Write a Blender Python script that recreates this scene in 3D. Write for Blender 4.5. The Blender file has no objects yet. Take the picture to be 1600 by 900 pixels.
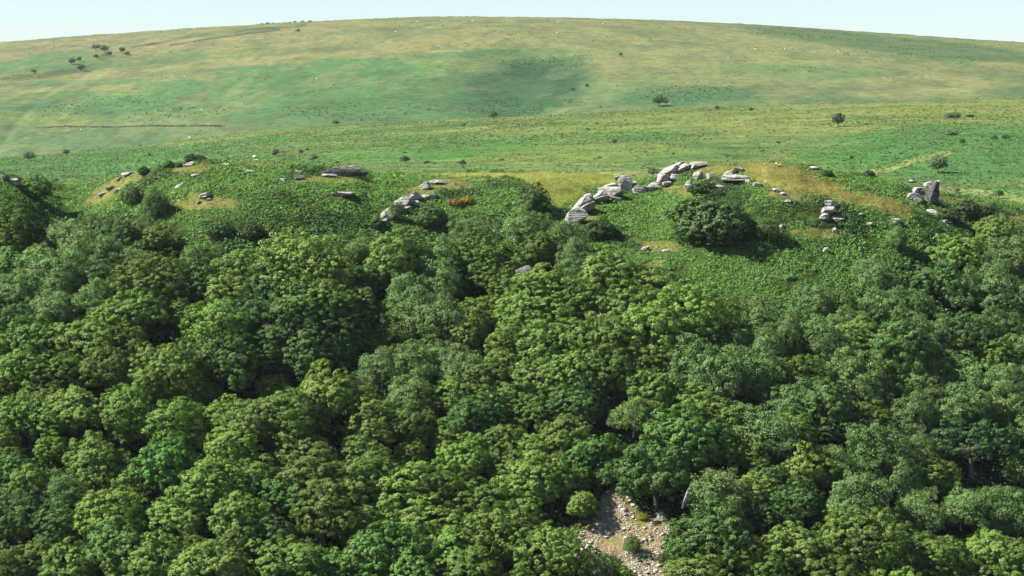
import bpy, math, random
import numpy as np
from mathutils import Vector, Matrix

random.seed(7)
RS = np.random.RandomState(11)
scene = bpy.context.scene
COL = scene.collection

# ------------------------------------------------------------------ camera
F = 3571.0                       # focal length in photo pixels (1600 wide)
PITCH = math.atan(250.0 / F)     # eye level lies at photo row 200
cam = bpy.data.cameras.new('camera')
cam.sensor_width = 36.0
cam.lens = 36.0 * F / 1600.0
cam.clip_start = 1.0
cam.clip_end = 20000.0
camo = bpy.data.objects.new('camera', cam)
COL.objects.link(camo)
camo.location = (0, 0, 0)
camo.rotation_euler = (math.pi / 2 - PITCH, 0, 0)
scene.camera = camo

# ------------------------------------------------------------------ sky, sun, exposure
TO_SUN = Vector((-0.71, -0.08, 0.68)).normalized()
EL = math.asin(TO_SUN.z)
AZ = math.atan2(TO_SUN.x, TO_SUN.y)          # clockwise from +Y
world = bpy.data.worlds.new('World')
scene.world = world
world.use_nodes = True
nt = world.node_tree
bg = nt.nodes['Background']
sky = nt.nodes.new('ShaderNodeTexSky')
sky.sky_type = 'NISHITA'
sky.sun_disc = False
sky.sun_elevation = EL
sky.sun_rotation = AZ
sky.altitude = 300
sky.air_density = 1.0
sky.dust_density = 0.3
sky.ozone_density = 3.5
nt.links.new(sky.outputs['Color'], bg.inputs['Color'])
bg.inputs['Strength'].default_value = 0.053
sun = bpy.data.lights.new('sun', 'SUN')
sun.energy = 5.0
sun.angle = math.radians(0.5)
sun.color = (1.0, 0.955, 0.88)
suno = bpy.data.objects.new('sun', sun)
COL.objects.link(suno)
suno.rotation_euler = TO_SUN.to_track_quat('Z', 'Y').to_euler()
suno.location = (-300, 300, 400)
vs = scene.view_settings
vs.view_transform = 'Standard'
vs.look = 'None'
vs.exposure = 1.60
vs.gamma = 1.0
vs.use_curve_mapping = False
cy = scene.cycles
cy.max_bounces = 6
cy.diffuse_bounces = 3
cy.glossy_bounces = 2
cy.transmission_bounces = 3
cy.volume_bounces = 0
cy.caustics_reflective = False
cy.caustics_refractive = False
cy.use_denoising = True
HAZE = 0.000019

# ------------------------------------------------------------------ helpers
def px_uv(px, py):
    """photo pixel -> (x/y, z/y) of its ray in world space"""
    a = (np.asarray(px, float) - 800.0) / F
    b = (450.0 - np.asarray(py, float)) / F
    Y = math.cos(PITCH) + b * math.sin(PITCH)
    Z = -math.sin(PITCH) + b * math.cos(PITCH)
    return a / Y, Z / Y

def to_px(x, y, z):
    fw = y * math.cos(PITCH) - z * math.sin(PITCH)
    up = y * math.sin(PITCH) + z * math.cos(PITCH)
    return 800 + F * x / fw, 450 - F * up / fw

_lat = RS.rand(256, 256)
def vnoise(x, y):
    x = np.asarray(x, float); y = np.asarray(y, float)
    xi = np.floor(x).astype(int); yi = np.floor(y).astype(int)
    fx = x - xi; fy = y - yi
    fx = fx * fx * (3 - 2 * fx); fy = fy * fy * (3 - 2 * fy)
    g = lambda a, b: _lat[a & 255, b & 255]
    return ((g(xi, yi) * (1 - fx) + g(xi + 1, yi) * fx) * (1 - fy) +
            (g(xi, yi + 1) * (1 - fx) + g(xi + 1, yi + 1) * fx) * fy) * 2 - 1

def fbm(x, y, oct=4):
    s = 0; a = 1.0; t = 0
    for i in range(oct):
        s = s + a * vnoise(x * 2 ** i + 17.3 * i, y * 2 ** i + 5.1 * i); t += a; a *= 0.5
    return s / t

def sstep(a, b, x):
    t = np.clip((np.asarray(x, float) - a) / (b - a), 0, 1)
    return t * t * (3 - 2 * t)

def mesh_np(name, V, faces):
    """faces: (n,4) or (n,3) int array, or list of such"""
    me = bpy.data.meshes.new(name)
    if not isinstance(faces, list): faces = [faces]
    V = np.ascontiguousarray(V, dtype=np.float32)
    me.vertices.add(len(V)); me.vertices.foreach_set('co', V.ravel())
    nl = sum(f.size for f in faces); npol = sum(len(f) for f in faces)
    me.loops.add(nl); me.polygons.add(npol)
    me.loops.foreach_set('vertex_index', np.concatenate([f.ravel() for f in faces]).astype(np.int32))
    tot = np.concatenate([np.full(len(f), f.shape[1]) for f in faces])
    st = np.concatenate([[0], np.cumsum(tot)[:-1]])
    me.polygons.foreach_set('loop_start', st.astype(np.int32))
    me.update(calc_edges=True)
    me.validate()
    return me

def smooth(me):
    me.polygons.foreach_set('use_smooth', np.ones(len(me.polygons), bool))

def link(name, data, parent=None, loc=None):
    o = bpy.data.objects.new(name, data); COL.objects.link(o)
    if parent is not None: o.parent = parent
    if loc is not None: o.location = loc
    return o

def tag(o, label=None, cat=None, group=None, kind=None):
    if label: o['label'] = label
    if cat: o['category'] = cat
    if group: o['group'] = group
    if kind: o['kind'] = kind
    return o

def unit(v):
    return v / np.maximum(np.linalg.norm(v, axis=-1, keepdims=True), 1e-9)

def leaves(P, N, a, b, rs):
    """diamond leaf faces at P facing N; a, b half length / half width arrays"""
    n = len(P)
    N = unit(N)
    T = unit(np.cross(N, rs.randn(n, 3)))
    B = np.cross(N, T)
    a = np.broadcast_to(np.asarray(a, float), (n,))[:, None]; b = np.broadcast_to(np.asarray(b, float), (n,))[:, None]
    lift = N * a * 0.25
    V = np.stack([P + T * a - lift, P + B * b, P - T * a - lift, P - B * b], axis=1).reshape(-1, 3)
    Fc = np.arange(4 * n).reshape(n, 4)
    return V, Fc

def rdir(rs, n):
    return unit(rs.randn(n, 3))

def srgb(r, g, b):
    f = lambda c: (c / 255.0 / 12.92) if c <= 10 else ((c / 255.0 + 0.055) / 1.055) ** 2.4
    return (f(r), f(g), f(b))

# ------------------------------------------------------------------ materials
def new_mat(name):
    m = bpy.data.materials.new(name); m.use_nodes = True
    return m, m.node_tree.nodes, m.node_tree.links

def leaf_mat(name, col, trans=0.15, hv=0.014, vv=0.36, objv=0.35, tint=(1.12, 1.05, 0.85), spec=0.12, rough=0.55):
    m, N, L = new_mat(name)
    p = N['Principled BSDF']; out = N['Material Output']
    geo = N.new('ShaderNodeNewGeometry'); oi = N.new('ShaderNodeObjectInfo')
    tc = N.new('ShaderNodeTexCoord')
    nz = N.new('ShaderNodeTexNoise'); nz.inputs['Scale'].default_value = 0.55; nz.inputs['Detail'].default_value = 3
    L.new(tc.outputs['Object'], nz.inputs['Vector'])
    # hue: mix base with warmer tint per object
    mx = N.new('ShaderNodeMix'); mx.data_type = 'RGBA'
    mx.inputs['A'].default_value = (*col, 1)
    mx.inputs['B'].default_value = (col[0] * tint[0], col[1] * tint[1], col[2] * tint[2], 1)
    ad = N.new('ShaderNodeMath'); ad.operation = 'MULTIPLY_ADD'
    L.new(nz.outputs['Fac'], ad.inputs[0]); ad.inputs[1].default_value = 0.8
    ob = N.new('ShaderNodeMath'); ob.operation = 'MULTIPLY'; L.new(oi.outputs['Random'], ob.inputs[0]); ob.inputs[1].default_value = 0.7
    sb = N.new('ShaderNodeMath'); sb.operation = 'SUBTRACT'; L.new(ob.outputs[0], sb.inputs[0]); sb.inputs[1].default_value = 0.25
    L.new(sb.outputs[0], ad.inputs[2])
    ad.use_clamp = True
    L.new(ad.outputs[0], mx.inputs['Factor'])
    hs = N.new('ShaderNodeHueSaturation')
    L.new(mx.outputs['Result'], hs.inputs['Color'])
    # value: per leaf and per object
    v1 = N.new('ShaderNodeMapRange'); L.new(geo.outputs['Random Per Island'], v1.inputs['Value'])
    v1.inputs['To Min'].default_value = 1 - vv * 0.7; v1.inputs['To Max'].default_value = 1 + vv
    w = N.new('ShaderNodeTexWhiteNoise'); w.noise_dimensions = '1D'; L.new(oi.outputs['Random'], w.inputs['W'])
    v2 = N.new('ShaderNodeMapRange'); L.new(w.outputs['Value'], v2.inputs['Value'])
    v2.inputs['To Min'].default_value = 1 - objv; v2.inputs['To Max'].default_value = 1 + objv
    mu = N.new('ShaderNodeMath'); mu.operation = 'MULTIPLY'; L.new(v1.outputs[0], mu.inputs[0]); L.new(v2.outputs[0], mu.inputs[1])
    L.new(mu.outputs[0], hs.inputs['Value'])
    h = N.new('ShaderNodeMapRange'); L.new(oi.outputs['Random'], h.inputs['Value'])
    h.inputs['To Min'].default_value = 0.5 - hv; h.inputs['To Max'].default_value = 0.5 + hv
    L.new(h.outputs[0], hs.inputs['Hue'])
    L.new(hs.outputs['Color'], p.inputs['Base Color'])
    p.inputs['Roughness'].default_value = rough
    p.inputs['Specular IOR Level'].default_value = spec
    tr = N.new('ShaderNodeBsdfTranslucent')
    tm = N.new('ShaderNodeMix'); tm.data_type = 'RGBA'; tm.blend_type = 'MULTIPLY'; tm.inputs['Factor'].default_value = 1
    L.new(hs.outputs['Color'], tm.inputs['A']); tm.inputs['B'].default_value = (1.5, 1.6, 0.6, 1)
    L.new(tm.outputs['Result'], tr.inputs['Color'])
    ms = N.new('ShaderNodeMixShader'); ms.inputs['Fac'].default_value = trans
    L.new(p.outputs[0], ms.inputs[1]); L.new(tr.outputs[0], ms.inputs[2])
    L.new(ms.outputs[0], out.inputs['Surface'])
    return m

def plain_mat(name, col, rough=0.8, vary=0.3, scale=4.0):
    m, N, L = new_mat(name)
    p = N['Principled BSDF']
    tc = N.new('ShaderNodeTexCoord'); nz = N.new('ShaderNodeTexNoise'); nz.inputs['Scale'].default_value = scale
    nz.inputs['Detail'].default_value = 5
    L.new(tc.outputs['Object'], nz.inputs['Vector'])
    mx = N.new('ShaderNodeMix'); mx.data_type = 'RGBA'
    mx.inputs['A'].default_value = tuple(c * (1 - vary) for c in col) + (1,)
    mx.inputs['B'].default_value = tuple(min(1, c * (1 + vary)) for c in col) + (1,)
    L.new(nz.outputs['Fac'], mx.inputs['Factor']); L.new(mx.outputs['Result'], p.inputs['Base Color'])
    p.inputs['Roughness'].default_value = rough
    p.inputs['Specular IOR Level'].default_value = 0.2
    return m

def rock_mat(name, c0, c1, c2):
    m, N, L = new_mat(name)
    p = N['Principled BSDF']
    geo = N.new('ShaderNodeNewGeometry')
    n1 = N.new('ShaderNodeTexNoise'); n1.inputs['Scale'].default_value = 0.9; n1.inputs['Detail'].default_value = 8; n1.inputs['Roughness'].default_value = 0.65
    n2 = N.new('ShaderNodeTexNoise'); n2.inputs['Scale'].default_value = 5.0; n2.inputs['Detail'].default_value = 5
    L.new(geo.outputs['Position'], n1.inputs['Vector']); L.new(geo.outputs['Position'], n2.inputs['Vector'])
    r = N.new('ShaderNodeValToRGB'); e = r.color_ramp.elements
    e[0].position = 0.32; e[0].color = (*c0, 1); e[1].position = 0.62; e[1].color = (*c2, 1)
    k = e.new(0.45); k.color = (*c1, 1)
    L.new(n1.outputs['Fac'], r.inputs['Fac'])
    mx = N.new('ShaderNodeMix'); mx.data_type = 'RGBA'; mx.blend_type = 'OVERLAY'; mx.inputs['Factor'].default_value = 0.6
    L.new(r.outputs['Color'], mx.inputs['A']); L.new(n2.outputs['Fac'], mx.inputs['B'])
    L.new(mx.outputs['Result'], p.inputs['Base Color'])
    p.inputs['Roughness'].default_value = 0.9; p.inputs['Specular IOR Level'].default_value = 0.15
    # horizontal weathering joints in the granite
    sc = N.new('ShaderNodeVectorMath'); sc.operation = 'MULTIPLY'; L.new(geo.outputs['Position'], sc.inputs[0]); sc.inputs[1].default_value = (0.35, 0.35, 2.6)
    n3 = N.new('ShaderNodeTexNoise'); n3.inputs['Scale'].default_value = 1.0; n3.inputs['Detail'].default_value = 4
    L.new(sc.outputs[0], n3.inputs['Vector'])
    b = N.new('ShaderNodeBump'); b.inputs['Strength'].default_value = 0.9; b.inputs['Distance'].default_value = 0.5
    L.new(n3.outputs['Fac'], b.inputs['Height'])
    b2 = N.new('ShaderNodeBump'); b2.inputs['Strength'].default_value = 0.6; b2.inputs['Distance'].default_value = 0.15
    L.new(n2.outputs['Fac'], b2.inputs['Height']); L.new(b.outputs['Normal'], b2.inputs['Normal'])
    L.new(b2.outputs['Normal'], p.inputs['Normal'])
    return m

M = {}
M['oak'] = leaf_mat('oak_leaves', (0.094, 0.158, 0.032))
M['dark_oak'] = leaf_mat('dark_oak_leaves', (0.056, 0.110, 0.030), vv=0.4, objv=0.15)
M['bright'] = leaf_mat('bright_leaves', (0.115, 0.180, 0.034), objv=0.12)
M['lush'] = leaf_mat('lush_leaves', (0.072, 0.155, 0.034), objv=0.15)
M['birch'] = leaf_mat('birch_leaves', (0.096, 0.162, 0.050), tint=(1.12, 1.04, 1.0), vv=0.45, objv=0.2)
M['pine'] = leaf_mat('pine_needles', (0.040, 0.085, 0.032), vv=0.4, objv=0.05)
M['scrub'] = leaf_mat('scrub_leaves', (0.044, 0.082, 0.026), objv=0.25)
M['far_scrub'] = leaf_mat('moor_scrub_leaves', (0.072, 0.112, 0.058), objv=0.25)
M['gorse'] = leaf_mat('gorse_leaves', (0.20, 0.14, 0.018), objv=0.05)
M['bracken'] = leaf_mat('bracken_fronds', (0.092, 0.200, 0.052), vv=0.55, objv=0.0, tint=(1.3, 1.05, 0.8))
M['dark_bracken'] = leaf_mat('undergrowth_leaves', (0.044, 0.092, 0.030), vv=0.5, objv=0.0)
M['grass'] = leaf_mat('dry_grass', (0.185, 0.175, 0.066), vv=0.35, objv=0.0, tint=(0.8, 1.0, 0.9))
M['bark'] = plain_mat('bark', (0.10, 0.085, 0.065), vary=0.5)
M['birch_bark'] = plain_mat('birch_bark', (0.38, 0.36, 0.33), vary=0.5, scale=1.5)
M['granite'] = rock_mat('granite', (0.08, 0.077, 0.068), (0.20, 0.195, 0.17), (0.33, 0.32, 0.285))
M['pale_granite'] = rock_mat('pale_granite', (0.07, 0.067, 0.060), (0.20, 0.193, 0.170), (0.35, 0.337, 0.30))
M['shaded_granite'] = rock_mat('shaded_granite', (0.020, 0.020, 0.020), (0.055, 0.055, 0.053), (0.14, 0.136, 0.128))  # granite colour darkened to paint in the shade on pillar and cliff faces
M['scree'] = rock_mat('scree_stone', (0.13, 0.11, 0.08), (0.28, 0.25, 0.19), (0.44, 0.405, 0.33))

# ------------------------------------------------------------------ the lie of the land
def curve(pts, smooth_px=14):
    """photo-pixel curve [(px,py)] -> smoothed function of u returning py"""
    X = np.arange(-2400, 4001, 4.0)
    Y = np.interp(X, [p[0] for p in pts], [p[1] for p in pts])
    k = max(1, int(smooth_px / 4)); ker = np.hanning(2 * k + 3); ker /= ker.sum()
    Yp = np.pad(Y, (k + 1, k + 1), 'edge'); Y = np.convolve(Yp, ker, 'valid')
    return lambda u: np.interp(np.asarray(u) * F * 1.0 + 800, X, Y)

CREST = curve([(-2400, 330), (-300, 300), (-60, 268), (0, 266), (28, 272), (46, 280), (66, 287), (120, 286), (160, 282), (185, 273), (205, 268),
               (240, 261), (275, 255), (320, 250), (400, 250), (470, 254), (505, 258), (560, 261), (580, 270), (640, 271), (720, 268),
               (800, 267), (880, 267), (960, 272), (1015, 275), (1050, 266), (1090, 258), (1130, 256), (1180, 251), (1215, 250), (1250, 254), (1290, 263),
               (1345, 273), (1400, 283), (1430, 292), (1480, 302), (1540, 311), (1600, 320), (1700, 330), (2000, 345), (4000, 380)], 10)
DC = curve([(-2400, 540), (0, 500), (60, 515), (120, 530), (200, 505), (350, 500), (560, 505), (700, 522), (900, 520), (1010, 512), (1080, 500), (1220, 498),
            (1400, 505), (1600, 520), (4000, 560)], 60)
CREST_S = curve([(-2400, 330), (0, 275), (300, 262), (800, 268), (1200, 262), (1600, 315), (4000, 380)], 300)
DC_S = curve([(-2400, 540), (0, 510), (700, 512), (1200, 505), (1600, 518), (4000, 560)], 300)
SHELF = curve([(-2400, .25), (0, .30), (120, .30), (220, .32), (400, .24), (560, .20), (700, .11), (900, .13), (1000, .22), (1060, .34), (1200, .30), (1400, .22),
               (1600, .22), (4000, .25)], 60)
P1 = curve([(-2400, 300), (0, 248), (220, 228), (450, 198), (780, 183), (1100, 167), (1600, 151), (4000, 120)], 120)
P2 = curve([(-2400, 300), (-800, 130), (0, 66), (100, 58), (200, 50.5), (300, 43.5), (400, 38), (500, 32.5), (600, 28), (700, 25), (800, 26), (900, 27.5),
            (1000, 30), (1100, 34), (1200, 39.5), (1300, 46), (1400, 53), (1500, 60), (1600, 66.5), (2400, 120), (4000, 250)], 60)
def v_of(py):
    return px_uv(800, py)[1]

FOOT = 300.0
def ground0(u, d):
    u = np.asarray(u, float); d = np.asarray(d, float)
    u, d = np.broadcast_arrays(u, d)
    dc = DC(u); vc = v_of(CREST(u)); zc = vc * dc
    a = SHELF(u)
    s1 = 24.0
    zA = zc - a * s1
    dB = DC_S(u) - 62
    zB = v_of(CREST_S(u)) * DC_S(u) - 0.24 * s1 - 0.44 * 38
    zF = zB - 0.56 * (dB - FOOT)
    z6 = v_of(338) * 610 + 0 * u
    z13 = v_of(P1(u)) * 1300
    z15 = z13 - 7
    z17 = v_of(P1(u) + 5) * 1720
    ztop = v_of(P2(u)) * 3000
    mid1 = z17 + (ztop - z17) * 0.42
    mid2 = z17 + (ztop - z17) * 0.78
    zback = np.minimum(zc - 10, z6 + 9)
    o = np.zeros_like(u)
    bp = [(o - 400, o + 20), (o - 20, o - 1.8), (o + 6, o - 2.6), (o + 60, o - 38), (o + 130, o - 92), (o + 235, zF - 18), (o + FOOT, zF), (dB, zB),
          (dc - s1, zA), (dc, zc), (dc + 32, zback), (o + 610, z6), (o + 950, z6 + (z13 - z6) * 0.53), (o + 1300, z13), (o + 1480, z15), (o + 1720, z17), (o + 2150, mid1),
          (o + 2560, mid2), (o + 3000, ztop), (o + 3400, ztop + 4), (o + 6500, ztop - 260)]
    z = np.full(u.shape, bp[-1][1][0] if False else 0.0)
    z = bp[0][1].copy()
    for (d0, z0), (d1, z1) in zip(bp[:-1], bp[1:]):
        t = (d - d0) / np.maximum(d1 - d0, 1e-6)
        z = np.where((t >= 0), z0 + np.minimum(t, 1) * (z1 - z0), z)
    return z

def ground(x, y):
    x = np.asarray(x, float); y = np.asarray(y, float)
    ys = np.where(np.abs(y) < 40, 40.0, np.abs(y))
    u = np.clip(x / ys, -0.66, 0.66)
    w = np.clip(y * 0.008, 0.5, 60)
    z = (ground0(u, y - w) + 2 * ground0(u, y) + ground0(u, y + w)) / 4
    zc = ground0(u, DC(u))
    # keep the skyline of the tor where the photograph has it
    near = np.exp(-((y - DC(u)) / 14.0) ** 2)
    z = z + near * (ground0(u, y) - z) * 0.6
    # relief: spurs and gullies on the wooded slope, tussocky ground on the tor, folds on the moor
    slope = sstep(285, 330, y) * (1 - sstep(-75, -30, y - DC(u)))
    diag = x * 0.86 + y * 0.9
    z = z + slope * (1.6 * fbm(diag / 55.0 + 3, (x - y) / 160.0, 3) + 1.2 * fbm(x / 18.0, y / 18.0, 3))
    gu2 = np.interp(y, [385, 400, 413, 425, 440, 460], [-0.19, -0.165, -0.14, -0.09, -0.03, -0.01])
    uu = x / np.maximum(y, 1)
    z = z - 4.5 * slope * np.exp(-((uu - gu2) / 0.020) ** 2) * np.exp(-((y - 420) / 36.0) ** 2)
    z = z + 2.5 * slope * np.exp(-((uu - gu2 - 0.055) / 0.026) ** 2)
    front = sstep(-110, -60, y - DC(u)) * (1 - sstep(-6, 0, y - DC(u)))
    z = z + front * (0.9 * fbm(x / 14.0 + 9, y / 14.0, 3) + 0.25 * fbm(x / 3.0, y / 3.0, 2))
    z = z + np.exp(-((y - DC(u)) / 30) ** 2) * 0.30 * fbm(x / 4.0 + 31, y / 4.0, 3)
    moor = sstep(620, 760, y) * (1 - sstep(1150, 1300, y))
    z = z + moor * (1.3 * fbm(x / 70 + 4, y / 120, 4))
    far = sstep(1550, 1800, y) * (1 - sstep(2700, 2950, y))
    z = z + sstep(2700, 2950, y) * 0.7 * fbm(x / 9.0, y / 40, 3)
    z = z + far * (5.5 * fbm(x / 260 + 2, y / 420, 4))
    # the combe in the far hill and the stream gully at its left
    z = z - 8 * far * np.exp(-((x / np.maximum(y, 1) - 0.004 - (y - 1900) * 0.00001) / 0.022) ** 2) * np.exp(-((y - 1900) / 330.0) ** 2)
    gu = (x / np.maximum(y, 1)) - np.interp(y, [1800, 2100, 2500, 3000], [-0.225, -0.205, -0.165, -0.10])
    z = z - 1.5 * far * np.exp(-(gu / 0.003) ** 2)
    return z

def hit(px, py, hgt=0.0, d0=300, d1=3000, n=6000):
    """first point where the ray through a photo pixel comes within hgt of the ground"""
    u, v = px_uv(px, py)
    d = np.geomspace(d0, d1, n)
    g = ground(u * d, d) + hgt - v * d
    k = np.argmax(g >= 0)
    if g[k] < 0: k = n - 1
    D = d[k]
    if k > 0:
        t = -g[k - 1] / (g[k] - g[k - 1] + 1e-12); D = d[k - 1] + np.clip(t, 0, 1) * (d[k] - d[k - 1])
    return np.array([u * D, D, v * D])

# ------------------------------------------------------------------ what grows where (masks and colours in plan, addressed through the photograph)
def in_poly(px, py, poly):
    px = np.asarray(px); py = np.asarray(py)
    r = np.zeros(px.shape, bool); n = len(poly)
    for i in range(n):
        x0, y0 = poly[i]; x1, y1 = poly[(i + 1) % n]
        if y0 == y1: continue
        c = ((y0 > py) != (y1 > py)) & (px < (x1 - x0) * (py - y0) / (y1 - y0) + x0)
        r ^= c
    return r

def ell(px, py, cx, cy, rx, ry, rot=0.0, soft=0.24):
    c, s = math.cos(math.radians(rot)), math.sin(math.radians(rot))
    dx, dy = px - cx, py - cy
    q = np.sqrt(((dx * c + dy * s) / rx) ** 2 + ((-dx * s + dy * c) / ry) ** 2)
    return 1 - sstep(1 - soft, 1 + soft, q)

def line_mask(px, py, pts, w):
    best = np.full(px.shape, 1e9)
    for (x0, y0), (x1, y1) in zip(pts[:-1], pts[1:]):
        dx, dy = x1 - x0, y1 - y0; L2 = dx * dx + dy * dy
        t = np.clip(((px - x0) * dx + (py - y0) * dy) / L2, 0, 1)
        best = np.minimum(best, np.hypot(px - x0 - t * dx, py - y0 - t * dy))
    return 1 - sstep(w * 0.5, w * 1.3, best)

WOOD_EDGE = [(-400, 300), (0, 312), (50, 300), (90, 325), (130, 330), (190, 322), (260, 345), (330, 375), (400, 345), (470, 335), (560, 355), (640, 350), (720, 330),
             (800, 320), (850, 325), (900, 365), (960, 395), (1060, 415), (1130, 470), (1200, 470), (1300, 450), (1400, 400), (1450, 365), (1490, 330), (1560, 320), (1600, 340), (2000, 350)]
def wood_edge(px):
    return np.interp(px, [p[0] for p in WOOD_EDGE], [p[1] for p in WOOD_EDGE])

GOLD = [(1095, 262), (1130, 256), (1180, 251), (1215, 250), (1250, 256), (1290, 280), (1340, 298), (1400, 308), (1428, 320), (1436, 340), (1405, 342), (1360, 326), (1310, 318),
        (1270, 306), (1235, 306), (1205, 298), (1180, 282), (1150, 272)]
SADDLE = [(700, 266), (960, 266), (1030, 268), (1010, 284), (965, 287), (920, 298), (895, 318), (868, 328), (845, 302), (800, 284), (740, 284), (640, 276), (590, 270)]
GRASS_BITS = [(530, 280, 60, 7, 0), (300, 262, 40, 9, -8), (205, 277, 38, 10, -25), (160, 303, 34, 12, -32), (335, 312, 45, 10, 10), (300, 318, 40, 8, 0), (415, 255, 60, 5, 2),
              (700, 289, 40, 9, 0), (1030, 386, 34, 9, 0), (1020, 414, 18, 7, -10), (1230, 309, 40, 6, 8), (920, 330, 22, 16, -30), (1110, 268, 30, 9, 0), (1580, 345, 50, 10, 6),
              (1500, 314, 60, 6, 8), (30, 272, 30, 8, 14), (1060, 296, 26, 8, 0), (1275, 362, 44, 9, 0), (660, 300, 30, 14, -25), (1085, 300, 20, 8, -20)]
SCREE = [(962, 756), (985, 775), (1005, 800), (1043, 800), (1046, 830), (1030, 868), (1000, 875), (985, 885), (960, 868), (895, 858), (905, 835), (925, 800), (945, 770)]
SCREE2 = [(975, 884), (1015, 874), (1050, 890), (1062, 912), (985, 912)]

JIT = [(-9, -3), (9, 3), (-4, 4), (5, -4), (-12, 1), (12, -1), (0, 0), (0, 6)]
def soft_poly(px, py, poly):
    return sum(in_poly(px + a, py + b, poly) for a, b in JIT) / float(len(JIT))

def grass_mask(px, py):
    g = soft_poly(px, py, GOLD)
    s = soft_poly(px, py, SADDLE)
    b = np.zeros_like(px)
    for e in GRASS_BITS: b = np.maximum(b, ell(px, py, *e))
    return g, s, b

def warp(x, y, px, py, a=1.0):
    n1 = fbm(x / 6.0, y / 9.0, 3); n2 = fbm(x / 6.0 + 40, y / 9.0 + 7, 3)
    return px + a * 12 * n1, py + a * 4 * n2

K = 0.395       # photographed daylight colour -> surface colour
def C3(r, g, b, k=K):
    c = srgb(r, g, b); return np.array([c[0] * k, c[1] * k, c[2] * k])

def veg_colour(x, y, z):
    px, py = to_px(x, y, z)
    n = len(px)
    col = np.zeros((n, 3))
    rough = np.ones(n)
    def mixin(m, c):
        nonlocal col
        m = np.clip(m, 0, 1)[:, None]; col = col * (1 - m) + c * m
    STR, FBR, FDK = C3(152, 154, 98), C3(98, 134, 86), C3(66, 104, 72)
    # --- far hill
    f1 = fbm(x / 420 + 1, y / 900 + 3, 5); f2 = fbm(x / 120, y / 260, 4)
    f6 = fbm(x / 30 + 61, y / 60 + 3, 4)
    qx, qy = px + 40 * f1 + 18 * f2 + 14 * f6, py + 9 * f1 + 6 * f2 + 5 * f6
    col[:] = STR
    low = sstep(60, 92, qy + np.interp(px, [0, 250, 500, 800, 950, 1100, 1600], [-14, -6, 8, -2, -40, -45, -40]) * 1.0)
    mixin(low * 0.85, FBR)
    mixin(ell(qx, qy, 600, 100, 330, 24, -3), C3(98, 146, 84))
    mixin(ell(qx, qy, 420, 150, 380, 34, 2), C3(96, 143, 84))
    mixin(ell(qx, qy, 60, 95, 120, 16, -12), C3(104, 140, 90))
    mixin(ell(qx, qy, 700, 60, 520, 10, 0) * 0.8, C3(165, 160, 104))
    mixin(line_mask(qx, qy, [(-40, 120), (110, 114), (330, 90), (560, 76), (900, 66)], 7) * 0.8, C3(168, 162, 104))
    mixin(line_mask(qx, qy, [(-40, 144), (60, 138), (190, 130)], 7) * 0.8, C3(166, 162, 100))
    mixin(line_mask(qx, qy, [(210, 120), (305, 113)], 5) * 0.7, C3(170, 160, 104))
    mixin(ell(qx, qy, 320, 55, 200, 8, -7) * 0.8, C3(170, 154, 108))
    mixin(ell(qx, qy, 60, 72, 160, 8, -6) * 0.9, C3(160, 148, 110))
    mixin(ell(qx, qy, 1150, 75, 330, 26, 3) * 0.8, C3(152, 158, 98))
    mixin(ell(qx, qy, 1330, 130, 260, 20, 2) * 0.8, C3(164, 162, 104))
    mixin(ell(qx, qy, 1240, 110, 140, 13, 2) * 0.85, C3(104, 146, 80))
    mixin(ell(qx, qy, 1420, 72, 260, 13, 6) * 0.75, C3(104, 138, 82))
    mixin(ell(qx, qy, 1530, 92, 110, 5, 3) * 0.8, C3(92, 136, 78))
    mixin(ell(qx, qy, 1050, 148, 120, 14, -4) * 0.9, C3(84, 136, 86))
    mixin(ell(qx, qy, 1050, 120, 150, 18, -4) * 0.5, C3(140, 155, 90))
    mixin(ell(qx, qy, 800, 145, 100, 42, -12) * 0.95, C3(78, 126, 82))
    mixin(ell(qx, qy, 850, 122, 75, 24, -20) * 0.8, C3(68, 116, 78))
    mixin(ell(qx, qy, 740, 160, 110, 14, 0) * 0.7, C3(80, 128, 82))
    mixin(ell(qx, qy, 56, 166, 42, 7, -5) * 0.8, C3(74, 116, 80))
    mixin(ell(qx, qy, 260, 172, 180, 18, 0) * 0.5, C3(88, 138, 84))
    mixin(ell(qx, qy, 40, 185, 120, 12, 0) * 0.6, C3(140, 158, 82))
    mixin(sstep(0.12, 0.5, f2) * 0.45 * low, FDK)
    mixin(sstep(0.15, 0.5, fbm(x / 60 + 8, y / 130, 4)) * 0.35, C3(150, 158, 92))
    # gully lines and old tinners' ditches
    for pts, w, s in [([(200, 74), (260, 63), (330, 52), (400, 44), (470, 38)], 2.4, .95), ([(260, 70), (330, 58), (430, 45)], 1.8, .85), ([(0, 122), (60, 118), (120, 108), (165, 84)], 4.5, .8),
                      ([(90, 72), (140, 72), (200, 66)], 1.2, .6), ([(752, 54), (795, 42)], 1.2, .5), ([(1030, 63), (1130, 72)], 1.2, .4), ([(1130, 37), (1260, 53), (1600, 95)], 5, .35)]:
        mixin(line_mask(qx * 0.25 + px * 0.75, qy * 0.15 + py * 0.85, pts, w) * s * sstep(-0.35, 0.1, fbm(x / 40, y / 60, 3)), C3(66, 84, 62))
    mixin(sstep(0.02, 0.16, fbm(x / 34 + 3, y / 80, 5)) * 0.38, C3(92, 122, 76))
    mixin(sstep(0.06, 0.20, fbm(x / 30 + 23, y / 70 + 9, 5)) * 0.38, C3(150, 154, 100))
    mixin(sstep(0.10, 0.22, fbm(x / 11 + 3, y / 40, 4)) * 0.30, C3(84, 108, 72))
    tx = 0.45 + 0.55 * sstep(-0.15, 0.2, fbm(x / 22 + 7, y / 40, 4))
    mixin(ell(qx, qy, 815, 140, 95, 42, -14) * tx, C3(50, 92, 60))
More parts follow.
